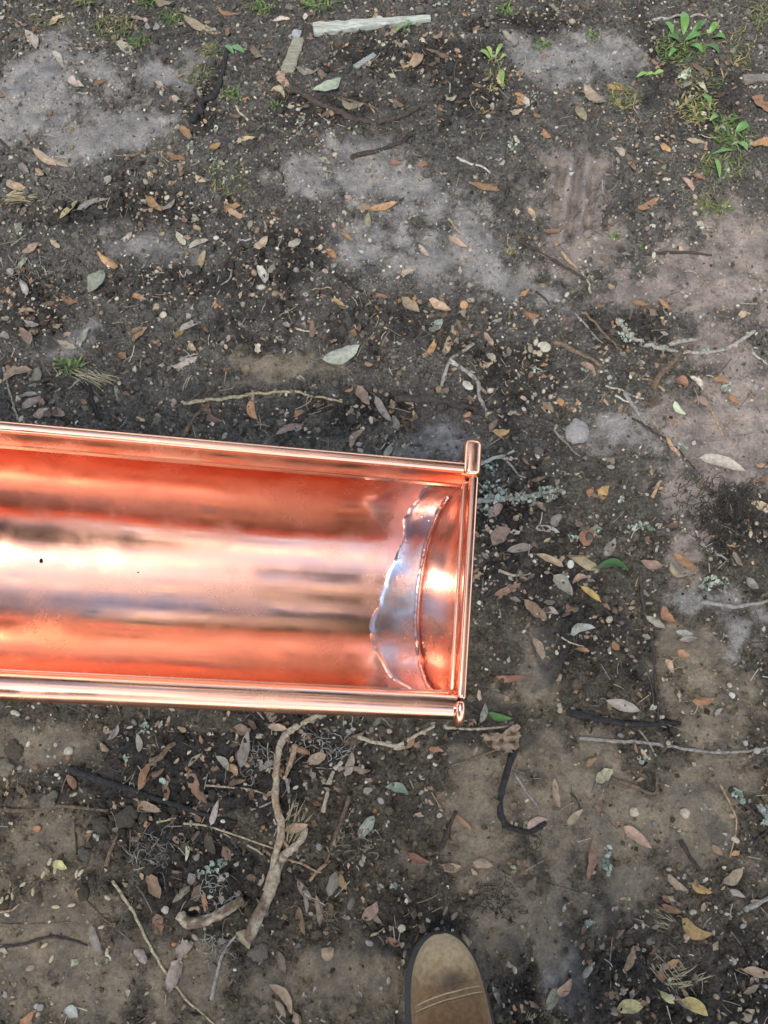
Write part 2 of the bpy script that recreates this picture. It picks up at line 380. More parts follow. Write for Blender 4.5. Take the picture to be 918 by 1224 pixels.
ICF = np.array([(0, 11, 5), (0, 5, 1), (0, 1, 7), (0, 7, 10), (0, 10, 11), (1, 5, 9), (5, 11, 4), (11, 10, 2), (10, 7, 6), (7, 1, 8), (3, 9, 4), (3, 4, 2), (3, 2, 6), (3, 6, 8), (3, 8, 9), (4, 9, 5), (2, 4, 11), (6, 2, 10), (8, 6, 7), (9, 8, 1)])
def subdiv(V, F):
    V = list(map(tuple, V)); c = {}; G = []
    def mid(a, b):
        k = (min(a, b), max(a, b))
        if k not in c:
            p = np.array(V[a]) + np.array(V[b]); p /= np.linalg.norm(p); V.append(tuple(p)); c[k] = len(V) - 1
        return c[k]
    for a, b, d in F:
        x, y, z = mid(a, b), mid(b, d), mid(d, a); G += [(a, x, z), (b, y, x), (d, z, y), (x, y, z)]
    return np.array(V), np.array(G)
IC2, IC2F = subdiv(ICO, ICF); IC3, IC3F = subdiv(*subdiv(IC2, IC2F))
def lumpy(V, k, s): 
    r = np.random.default_rng(s); W_ = V.copy()
    for _ in range(6):
        d = r.standard_normal(3); d /= np.linalg.norm(d)
        W_ += V * (k * r.standard_normal() * np.sin(2.2 * (V @ d) + r.uniform(0, 6)))[:, None]
    return W_
OCT = np.array([(1, 0, 0), (0, 1, 0), (-1, 0, 0), (0, -1, 0), (0, 0, 1), (0, 0, -1)], float)
OCF = np.array([(0, 1, 4), (1, 2, 4), (2, 3, 4), (3, 0, 4), (1, 0, 5), (2, 1, 5), (3, 2, 5), (0, 3, 5)])

# soil crumbs
x, y = rpts(150000, lambda x, y: .10 + .90 * dens(x, y, 3, 22)); n = len(x)
s = np.clip(rng.lognormal(math.log(.0018), .45, n), .0007, .0060)
_, _, c = zones(x, y)
c = c * rng.lognormal(0, .62, n)[:, None] * np.array((1, .97, .91)); c = np.clip(c, .012, .34)
scl = s[:, None] * rng.uniform(.6, 1.3, (n, 3)); z = height(x, y) + s * .25
link('soil_crumbs', scatter('soil_crumbs', [OCT * (1 + .25 * np.random.default_rng(i).standard_normal((6, 1))) for i in range(8)], OCF,
     np.stack([x, y, z], 1), rotz_tilt(n, .8), scl, c, M_CRUMB, False))
tag(bpy.data.objects['soil_crumbs'], 'dark loose soil crumbs strewn over the whole yard floor', 'soil', kind='stuff')

# clods
x, y = rpts(12000, lambda x, y: dens(x, y, 8, 12)); n = len(x)
s = np.clip(rng.lognormal(math.log(.0042), .35, n), .002, .009)
_, _, c = zones(x, y); c = c * rng.uniform(.6, 1.3, n)[:, None]
link('soil_clods', scatter('soil_clods', [lumpy(ICO, .09, i) for i in range(8)], ICF, np.stack([x, y, height(x, y) + s * .15], 1),
     rotz_tilt(n, .5), s[:, None] * rng.uniform(.7, 1.2, (n, 3)), c, M_CRUMB, False))
tag(bpy.data.objects['soil_clods'], 'small rough clods of dark earth among the litter', 'soil', kind='stuff')

# pebbles: pale shells and stones
PC = {'cream': (.50, .43, .32), 'white': (.60, .56, .48), 'tan': (.38, .27, .17), 'grey': (.30, .28, .25), 'orange': (.42, .22, .10), 'pinkish': (.44, .31, .24)}
PKEY = list(PC); PWT = [.42, .13, .16, .17, .04, .08]
def pden(x, y):
    c, d, _ = zones(x, y); n = np.clip(.18 + 3.4 * fbm(x, y, 9, 3, 31), 0, 1)
    return np.clip((.15 + .85 * n) * (1 - .75 * c) * (.55 + .6 * d), 0, 1)
x, y = rpts(40000, pden); n = len(x)
s = np.clip(rng.lognormal(math.log(.0021), .34, n), .0010, .0050)
ki = rng.choice(len(PKEY), n, p=PWT)
cc = np.array([PC[k] for k in PKEY])[ki] * rng.uniform(.35, 1.05, n)[:, None]
sc3 = s[:, None] * np.stack([rng.uniform(1, 1.5, n), rng.uniform(.7, 1, n), rng.uniform(.6, .95, n)], 1)
zz = height(x, y) + s * .15
RR = rotz_tilt(n, .4)
px, py = topx(x, y, zz)
vis = (px > 4) & (px < PW - 4) & (py > 4) & (py < PH - 4) & ~in_gutter(px, py, -4) & ~in_boot(px, py)
size_px = s / mpp(px, py)
order = np.argsort(-np.where(vis, size_px, 0)); big = order[:300]; rest = np.setdiff1d(np.arange(n), big)
TP = [lumpy(IC2, .035, 40 + i) for i in range(10)]
TP1 = [lumpy(ICO, .05, 40 + i) for i in range(10)]
link('small_pebbles', scatter('small_pebbles', TP1, ICF, np.stack([x, y, zz], 1)[rest], RR[rest], sc3[rest], cc[rest], M_PEB))
tag(bpy.data.objects['small_pebbles'], 'countless tiny cream pebbles and shell bits scattered through the litter', 'pebbles', kind='stuff')
pm = {}
items = []
for i in big:
    k = PKEY[ki[i]]; v = int(rng.integers(0, 5)); key = (k, v)
    if key not in pm:
        pm[key] = mesh('pebble', TP[(v * 2 + ki[i]) % 10], IC2F, M_PEB, np.array(PC[k]) * (.48 + .12 * v))
    o = link('pebble', pm[key]); o.location = (x[i], y[i], zz[i]); o.scale = sc3[i] * 1.06
    o.rotation_euler = Matrix(RR[i].tolist()).to_euler()
    tag(o, cat='pebble', group='pale pebbles scattered on the soil'); items.append((o, px[i], py[i], ('small ' if s[i] < .0036 else 'plump ') + k))
autolabel(items, 'pebble')

# straw and needle fragments
def strips(n, dens_f, smin, smax, wid, cols, name, label, mat=M_STRAW):
    x, y = rpts(n, dens_f); n = len(x)
    u = np.linspace(-1, 1, 4)
    T = []
    for i in range(8):
        r = np.random.default_rng(i + 5); b = r.normal(0, .12); e = r.normal(0, .1)
        T.append(np.array([(p, b * (1 - p * p) + q * 1.0 * .03, .03 * (q == 0) + e * p * p) for p in u for q in (-1, 0, 1)]))
    L_ = rng.uniform(smin, smax, n) / 2
    w_ = rng.uniform(.6, 1.5, n) * wid / .03 / 2
    sc = np.stack([L_, np.full(n, 1.0) * w_, L_ * .6], 1)
    # keep bend proportional: bake
    cols = np.array(cols)[rng.integers(0, len(cols), n)] * rng.uniform(.6, 1.2, n)[:, None]
    TVs = np.array(T)
    V = TVs[rng.integers(0, 8, n)].copy()
    V[:, :, 1] = (V[:, :, 1] - np.repeat(V[:, 1::3, 1], 3, axis=1)) * w_[:, None] + np.repeat(V[:, 1::3, 1], 3, axis=1) * L_[:, None]
    V[:, :, 0] *= L_[:, None]; V[:, :, 2] *= np.maximum(L_ * .6, .002)[:, None]
    rr_ = rotz_tilt(n, .12); V = np.einsum('nij,nkj->nki', rr_, V)
    V[..., 0] += x[:, None]; V[..., 1] += y[:, None]
    z0 = height(x, y)
    V[..., 2] += (z0 + .0025)[:, None]
    F = grid_faces(4, 3)[None] + (np.arange(n) * 12)[:, None, None]
    o = link(name, mesh(name, V.reshape(-1, 3), F.reshape(-1, 4), mat, np.repeat(cols, 12, axis=0)))
    tag(o, label, 'litter', kind='stuff')
strips(8000, lambda x, y: dens(x, y, 44, 9), .006, .028, .0009, [(.30, .25, .18), (.22, .18, .13), (.10, .08, .06), (.38, .33, .25), (.06, .05, .04)], 'straw_fragments', 'short dry straw and stem fragments over the soil')
strips(6000, lambda x, y: dens(x, y, 55, 9), .010, .05, .0007, [(.05, .04, .03), (.09, .07, .05), (.16, .13, .10)], 'rootlets', 'thin dark rootlets and bark threads over the soil', M_BARK)

# ------------------------------------------------------------------ leaves
def leaf_grid(nu=9, nv=5):
    u = np.linspace(0, 1, nu); v = np.linspace(-1, 1, nv); return np.meshgrid(u, v, indexing='ij')
LC = {'t': ('tan', (.36, .26, .165)), 'o': ('orange brown', (.33, .175, .08)), 'b': ('brown', (.20, .125, .075)), 'g': ('grey beige', (.30, .265, .21)),
      'c': ('cream', (.44, .39, .29)), 'p': ('dull brown', (.235, .17, .12)), 'G': ('pale grey green', (.30, .32, .25)), 'Y': ('mustard yellow', (.42, .28, .09)),
      'D': ('dark brown', (.11, .07, .045)), 'V': ('green', (.055, .13, .03)), 'r': ('rust brown', (.235, .12, .065)), 'y': ('pale yellow green', (.42, .40, .18)),
      'm': ('dull grey', (.215, .19, .16)), 'W': ('off white', (.50, .46, .38)), 's': ('pinkish tan', (.36, .235, .155))}
# x1, y1, x2, y2, width, colour  (photograph pixels)
LEAVES = """35 40 48 60 12 g|141 51 158 66 12 c|218 26 260 44 14 t|183 -2 206 13 15 p|258 13 287 23 7 o|67 65 77 79 9 c|83 97 99 109 12 c|112 103 128 98 9 r
41 188 84 205 13 t|8 220 31 229 12 t|93 251 129 237 10 m|73 262 95 245 9 t|176 240 193 256 11 o|190 252 211 245 8 m|225 296 249 289 9 g|206 117 218 128 9 c
218 153 229 170 11 o|200 187 220 193 11 r|282 170 306 166 8 t|253 182 265 176 10 o|234 212 246 220 9 t|268 253 287 247 10 o|273 256 297 262 8 t|44 205 55 213 8 t
23 197 35 210 9 m|28 306 47 294 9 p|327 24 347 24 7 c|354 89 381 87 10 g|379 115 411 100 15 G|489 84 506 66 14 s|331 88 344 107 12 s|326 108 343 118 11 t
402 125 433 129 11 p|561 218 598 228 10 o|436 252 473 246 10 o|426 250 443 248 13 t|438 257 441 277 9 t|409 280 421 290 6 o|536 285 556 299 9 t|573 137 588 130 11 Y
511 60 536 70 9 b|596 90 601 106 9 y|346 297 361 287 11 g|306 300 321 287 11 t|466 196 480 197 8 r|499 196 511 200 8 r|530 118 545 120 9 c|468 120 482 128 11 b
812 97 825 83 13 W|812 105 827 100 8 g|832 97 844 113 7 c|825 78 845 92 9 b|898 120 922 136 20 r|897 178 922 172 14 o|820 169 842 175 10 t|788 174 798 184 11 Y
748 187 757 207 9 s|737 175 747 188 10 g|762 253 785 243 11 o|817 213 829 230 10 s|828 211 842 216 8 r|614 113 627 125 13 o|610 134 624 135 8 t|695 112 722 130 18 p
689 130 700 147 12 s|647 160 655 171 8 o|725 104 743 110 10 o|107 350 126 326 22 G|120 308 142 323 11 o|155 353 175 362 8 o|73 357 93 365 10 r|22 320 33 309 7 G
27 338 35 355 9 g|22 372 43 372 9 t|27 388 47 393 10 m|27 393 40 415 13 p|0 400 13 405 10 m|3 455 38 442 13 t|35 463 48 443 14 m|70 411 92 419 10 g
92 417 104 395 9 G|143 423 153 432 10 r|160 408 175 392 9 b|182 410 193 411 7 o|205 441 236 430 10 g|215 397 237 385 11 g|224 411 233 421 8 t|235 323 245 303 9 t
211 278 222 295 9 c|42 500 60 490 11 t|58 487 78 500 12 p|27 488 50 475 11 m|297 483 305 505 11 o|247 500 263 507 9 b|388 434 430 420 22 G|311 320 320 341 11 W
478 358 499 377 15 s|513 361 538 373 11 t|515 396 529 385 13 G|476 330 495 322 10 g|513 424 521 408 9 o|531 425 539 404 10 t|554 457 564 468 12 c|427 463 441 485 15 p
448 477 467 507 10 m|330 520 362 508 10 p|415 537 430 514 10 s|351 498 362 492 9 o|394 357 412 367 6 o|391 298 402 310 9 o|589 520 609 517 10 Y|500 293 512 307 7 c
583 422 592 433 10 g|555 500 563 494 7 o|835 473 849 487 9 t|625 376 644 383 8 o|787 357 800 372 8 o|695 435 712 450 9 s|809 452 822 462 13 r|852 453 870 460 10 o
827 450 842 467 8 c|804 483 817 498 10 c|870 473 880 483 10 o|835 547 889 561 17 c|755 363 772 368 7 r|606 660 636 654 13 g|716 597 725 580 13 Y|702 594 707 583 9 o
584 620 600 604 12 t|586 650 607 632 20 p|640 630 667 638 11 G|658 630 668 616 12 m|694 652 706 632 19 r|722 666 736 646 14 g|715 671 753 676 11 V|683 667 717 682 14 t
642 662 673 677 10 t|662 690 684 712 19 g|694 701 718 720 8 Y|626 719 652 740 15 b|648 729 667 733 9 g|592 712 622 699 10 b|680 754 708 747 12 G|765 674 790 679 13 s
807 661 831 684 11 o|797 679 817 694 10 t|787 729 802 748 13 o|772 737 793 752 11 g|724 837 762 850 15 c|807 757 827 760 10 G|812 766 832 764 8 g|809 779 823 786 11 o
592 813 628 811 9 r|795 789 804 805 9 s|827 840 852 838 11 o|892 692 904 706 12 g|639 762 650 788 11 t|575 865 582 842 9 g|583 856 611 861 10 V|686 776 704 779 7 o
223 922 245 963 15 b|158 958 192 970 12 t|167 943 178 912 11 o|288 917 297 875 15 m|262 903 276 920 10 g|277 913 285 927 9 o|176 1043 192 1073 17 b|215 1004 225 1022 14 D
246 997 255 1022 13 D|187 1093 193 1117 15 r|65 1030 81 1038 11 y|40 993 50 989 9 o|86 1070 104 1063 10 o|109 1108 120 1141 11 m|231 1078 240 1057 13 b|162 1134 177 1150 12 g
82 927 92 943 10 r|27 1226 43 1210 12 o|286 1112 302 1130 17 t|228 967 239 973 10 s|278 870 300 875 14 p|341 994 368 986 13 s|367 911 390 903 15 t|415 928 422 900 12 g
463 937 489 945 13 G|430 1001 447 976 15 G|398 1039 414 1063 11 o|394 1071 402 1043 14 m|487 1022 513 1033 10 r|528 1037 550 1039 12 s|540 972 564 992 8 r|566 1030 588 1035 13 s
355 1053 372 1077 11 p|355 1085 363 1118 10 r|328 1172 353 1206 12 s|380 1070 384 1105 10 p|385 1143 400 1136 17 s|333 1138 341 1162 10 p|435 1100 453 1080 15 t|552 1116 560 1132 9 t
463 1122 479 1130 9 r|480 893 497 884 13 o|513 895 530 897 7 o|628 987 652 976 10 s|712 935 730 920 15 c|667 965 660 931 9 p|677 986 695 967 10 t|745 988 776 1013 14 s
710 1009 704 1054 11 r|794 1048 819 1066 10 t|825 1058 850 1068 11 Y|866 1058 890 1040 15 t|872 1064 890 1072 9 g|788 1083 813 1090 10 r|791 1070 801 1078 9 r|813 1107 847 1124 18 Y
798 1157 810 1146 10 o|886 1157 922 1166 12 s|737 1203 767 1200 17 y|788 1185 804 1199 9 y|815 1192 845 1210 17 Y|654 1209 665 1180 14 g|667 1190 685 1172 13 s|886 1220 899 1205 13 t
590 1178 598 1200 8 m|80 1204 96 1212 15 G|460 548 470 530 9 m|60 30 78 22 9 t|300 60 312 72 9 p|440 30 452 18 8 t|520 50 530 40 8 t|600 40 612 52 8 g
630 250 640 262 8 t|380 190 395 198 8 g|145 290 160 282 8 g|740 300 752 308 8 g|880 380 895 372 9 t|650 480 662 492 9 b|900 600 918 612 12 t|640 600 652 612 8 p
700 915 712 905 8 o|850 1010 862 1022 9 b|630 1060 642 1050 8 p|730 1120 745 1112 9 b|120 890 130 900 8 t|20 940 32 950 8 b|330 1195 342 1215 9 p|520 955 534 948 7 b""".replace('\n', '|').split('|')
L_in = [tuple(float(a) if i < 5 else a for i, a in enumerate(e.split())) for e in LEAVES]
ntr = len(L_in)
# further leaves where the photograph shows litter too small to trace one by one
fx, fy = rpts(12500, lambda x, y: dens(x, y, 77, 7) * (.65 + .8 * zones(x, y)[1])); fz = height(fx, fy); fpx, fpy = topx(fx, fy, fz)
fl = np.clip(rng.lognormal(math.log(.0092), .38, len(fx)), .004, .024)
fk = rng.choice(list('tobgcpDrmsGY'), len(fx), p=[.17, .05, .20, .18, .04, .13, .08, .03, .09, .02, .005, .005])
fvis = (fpx > 5) & (fpx < PW - 5) & (fpy > 5) & (fpy < PH - 5) & ~in_gutter(fpx, fpy, -5) & ~in_boot(fpx, fpy)
fsz = fl / mpp(fpx, fpy)
fo = np.argsort(-np.where(fvis, fsz, 0)); fbig = fo[:max(0, 300 - ntr)]; frest = np.setdiff1d(np.arange(len(fx)), fbig)

LEAFDATA = []     # (mx, my, ang, length, width, key, seed)
for (x1, y1, x2, y2, w, k) in L_in:
    ax_, ay_, _ = at(x1, y1); bx_, by_, _ = at(x2, y2)
    LEAFDATA.append((float(ax_ + bx_) / 2, float(ay_ + by_) / 2, math.atan2(by_ - ay_, bx_ - ax_), math.hypot(bx_ - ax_, by_ - ay_) * 1.06, w * float(mpp((x1 + x2) / 2, (y1 + y2) / 2)), k, (x1 + x2) / 2, (y1 + y2) / 2))
for i in fbig:
    LEAFDATA.append((fx[i], fy[i], rng.uniform(0, 6.28), fl[i] * 1.3, fl[i] * rng.uniform(.35, .55), fk[i], fpx[i], fpy[i]))
U, Vv = leaf_grid(); nu, nv = U.shape
def leaf_shape(Ln, Wd, r):
    e = r.uniform(.62, 1.1); p = r.uniform(.5, .85); Wd = Wd * .9
    hw = Wd / 2 * np.power(np.clip(np.sin(math.pi * np.power(U, e)), 0, 1), p) * (1 + .16 * np.sin(U * r.uniform(9, 17) + r.uniform(0, 6)) * np.sign(Vv) * r.uniform(.1, 1))
    bend = r.normal(0, .09) * Ln
    xx = (U - .5) * Ln + .05 * Ln * (r.random() - .5) * Vv
    yy = Vv * hw + bend * (4 * (U - .5) ** 2) 
    cup = r.choice([1, 1, -1, .3]) * r.uniform(.12, .55)
    zz_ = cup * np.abs(Vv) ** 1.5 * hw + r.uniform(-.10, .22) * Ln * (2 * (U - .5)) ** 2 * .8 + r.uniform(-.2, .2) * Vv * hw * (U - .5) * 2
    zz_ += .035 * Wd * np.sin(U * 14 + r.uniform(0, 6)) * Vv
    tilt = r.normal(0, .10); zz_ += tilt * Vv * hw + r.normal(0, .06) * (U - .5) * Ln
    return xx, yy, zz_ - zz_.min() * .75
locV = []; wx_, wy_ = [], []
for i, d in enumerate(LEAFDATA):
    r = np.random.default_rng(1000 + i); a, b, c = leaf_shape(d[3], d[4], r); locV.append((a, b, c))
    ca, sa = math.cos(d[2]), math.sin(d[2]); wx_.append((d[0] + a * ca - b * sa).ravel()); wy_.append((d[1] + a * sa + b * ca).ravel())
HH = height(np.array(wx_), np.array(wy_))
items = []; LF = grid_faces(nu, nv); LUV = np.stack([U.ravel(), (Vv.ravel() + 1) / 2], 1)
for i, d in enumerate(LEAFDATA):
    a, b, c = locV[i]; h = HH[i]; z0 = h.mean(); r = np.random.default_rng(5000 + i)
    z = c.ravel() + .45 * (h - z0) + .0022 + r.uniform(-.0008, .0022)
    z = np.where(U.ravel() < r.choice([-.1, -.1, .3, .2]) , z - .002, np.maximum(z, h - z0 + .0003))
    V = np.stack([a.ravel(), b.ravel(), z], 1)
    base = np.array(LC[d[5]][1]) * r.uniform(.72, 1.2) * (1 + r.normal(0, .05, 3)); base = base * .93 + base.mean() * .07 * np.array((1.05, 1, .9))
    edge = (np.abs(Vv).ravel() ** 3)[:, None]
    C = base * (1 - .18 * edge * r.uniform(0, 1)) * (1 + .15 * r.normal() * (U.ravel() - .5))[:, None]
    # stalk
    st = spline([(-d[3] * .48, V[nv // 2, 1], V[nv // 2, 2]), (-d[3] * .58, V[nv // 2, 1] + r.normal(0, .001), V[nv // 2, 2] + .0005), (-d[3] * .66, V[nv // 2, 1] + r.normal(0, .002), V[nv // 2, 2] - .0005)], 4)
    tv, tf = tube(st, .0005, 4, 0, False)
    VV = np.vstack([V, tv]); FF = np.vstack([LF, tf + len(V)]); CCs = np.vstack([C, np.tile(base * .6, (len(tv), 1))]); UU = np.vstack([LUV, np.full((len(tv), 2), .2)])
    o = link('oak_leaf', mesh('oak_leaf', VV, FF, M_LEAF, np.clip(CCs, .01, .9), UU)); o.location = (d[0], d[1], z0); o.rotation_euler.z = d[2]
    sz = 'large ' if d[3] > .042 else ('small ' if d[3] < .018 else '')
    sh = 'slender ' if d[4] / d[3] < .3 else ('broad ' if d[4] / d[3] > .6 else '')
    tag(o, cat='leaf', group='fallen leaves on the soil'); items.append((o, d[6], d[7], sz + sh + LC[d[5]][0]))
autolabel(items, 'leaf')
# the rest of the leaf litter, joined
n = len(frest); us = np.linspace(0, 1, 5); vs = np.linspace(-1, 1, 3); u5, v5 = np.meshgrid(us, vs, indexing='ij')
TL = []
for i in range(14):
    r = np.random.default_rng(i + 300); hw = .5 * np.power(np.sin(math.pi * np.clip(u5, .06, .94)), .6) * (1 + .25 * r.standard_normal(u5.shape))
    TL.append(np.stack([(u5 - .5 + .06 * r.standard_normal(u5.shape)).ravel(), (v5 * hw).ravel(), (.22 * r.uniform(-.5, 1) * np.abs(v5) * hw * 2 + r.uniform(-.15, .3) * (u5 - .5) ** 2 * 2).ravel() + .06], 1))
cl = np.array([LC[k][1] for k in fk[frest]]) * rng.uniform(.4, 1.2, n)[:, None]
sc = np.stack([fl[frest], fl[frest] * rng.uniform(.35, .7, n), fl[frest] * .8], 1)
link('leaf_litter', scatter('leaf_litter', TL, grid_faces(5, 3), np.stack([fx, fy, fz + .0018], 1)[frest], rotz_tilt(n, .16), sc, cl, M_LEAF, True, uv=np.stack([u5.ravel(), (v5.ravel() + 1) / 2], 1)))
tag(bpy.data.objects['leaf_litter'], 'broken leaf fragments and small dead leaves all over the soil', 'leaf litter', kind='stuff')
# tiny flakes
x, y = rpts(34000, lambda x, y: dens(x, y, 99, 14)); n = len(x); f_ = rng.uniform(.0022, .007, n)
cl = np.array([LC[k][1] for k in 'tbgpDmcD'])[rng.integers(0, 8, n)] * rng.uniform(.35, 1.5, n)[:, None]
link('leaf_flakes', scatter('leaf_flakes', TL, grid_faces(5, 3), np.stack([x, y, height(x, y) + .0012], 1), rotz_tilt(n, .3), np.stack([f_, f_ * rng.uniform(.4, .9, n), f_ * .7], 1), cl, M_BITS))
tag(bpy.data.objects['leaf_flakes'], 'fine flakes of crushed leaves and bark in the soil', 'leaf litter', kind='stuff')

# ------------------------------------------------------------------ sticks, twigs and roots
def gpath(pts, w, n=None, wob=.25, lift=.5, seed=0, taper=(1, .6), dip=True):
    """px polyline -> world path lying on the soil, radii"""
    r = np.random.default_rng(seed); P = spline(np.array(pts, float), 60)
    seg = np.hypot(*np.diff(P, axis=0).T).sum(); n = n or int(np.clip(seg / 5, 6, 60)); P = spline(np.array(pts, float), n)
    k = np.cumsum(r.normal(0, 1, (n, 2)), axis=0); k -= np.linspace(0, 1, n)[:, None] * k[-1]; P = P + k * wob
    rad = w / 2 * mpp(P[:, 0], P[:, 1]) * np.linspace(taper[0], taper[1], n) * (1 + .08 * r.standard_normal(n))
    x, y, z = at(P[:, 0], P[:, 1]); z = np.convolve(np.pad(z, 2, mode='edge'), np.ones(5) / 5, 'valid')
    return np.stack([x, y, z + rad * lift + .001], 1), rad
BC = {'dark': (.055, .043, .035), 'brown': (.15, .105, .07), 'grey': (.25, .23, .20), 'pale': (.35, .29, .21), 'straw': (.36, .30, .185), 'black': (.028, .026, .025), 'tan': (.33, .23, .145), 'white': (.38, .36, .31), 'reddish': (.26, .14, .09)}
def stick(name, pts, w, col, label, cat, knots=0, wob=.25, taper=(1, .6), seed=0, group=None, n=7, lift=.5, mottled=None, mat=M_BARK, jit=.1, branches=()):
    P, rad = gpath(pts, w, None, wob, lift, seed, taper); o0 = P[len(P) // 2].copy(); r = np.random.default_rng(seed + 9)
    parts = []; V, F = tube(P - o0, rad, n, jit, True, seed)
    C = np.tile(np.array(BC[col]), (len(V), 1)) * r.uniform(.85, 1.15)
    if mottled:
        m_ = (fbm(V[:, 0] + 3, V[:, 1] + V[:, 2] * 2, 90, 2, seed) > .02)[:, None]; C = np.where(m_, np.array(BC[mottled]), C)
    parts.append((V, F, C))
    for k in range(knots):
        i = int(r.integers(2, len(P) - 2)); d = np.array((r.normal(), r.normal(), .5)); d /= np.linalg.norm(d)
        V, F = tube(np.array([P[i] - o0, P[i] - o0 + d * rad[i] * 1.8, P[i] - o0 + d * rad[i] * 2.6]), np.array((.6, .5, .3)) * rad[i], 5, .1, True, seed); parts.append((V, F, np.array(BC[col]) * .8))
    for bp, bw, bc in branches:
        Pb, rb = gpath(bp, bw, None, wob, lift + .3, seed + 3, taper); V, F = tube(Pb - o0, rb, n, jit, True, seed + 4)
        Cb = np.tile(np.array(BC[bc]), (len(V), 1)); parts.append((V, F, Cb))
    V, F, C = join(parts)
    o = link(name, qmesh(name, V, F, mat, C)); o.location = o0
    return tag(o, label, cat, group)
SG = 'twigs and sticks lying on the soil'
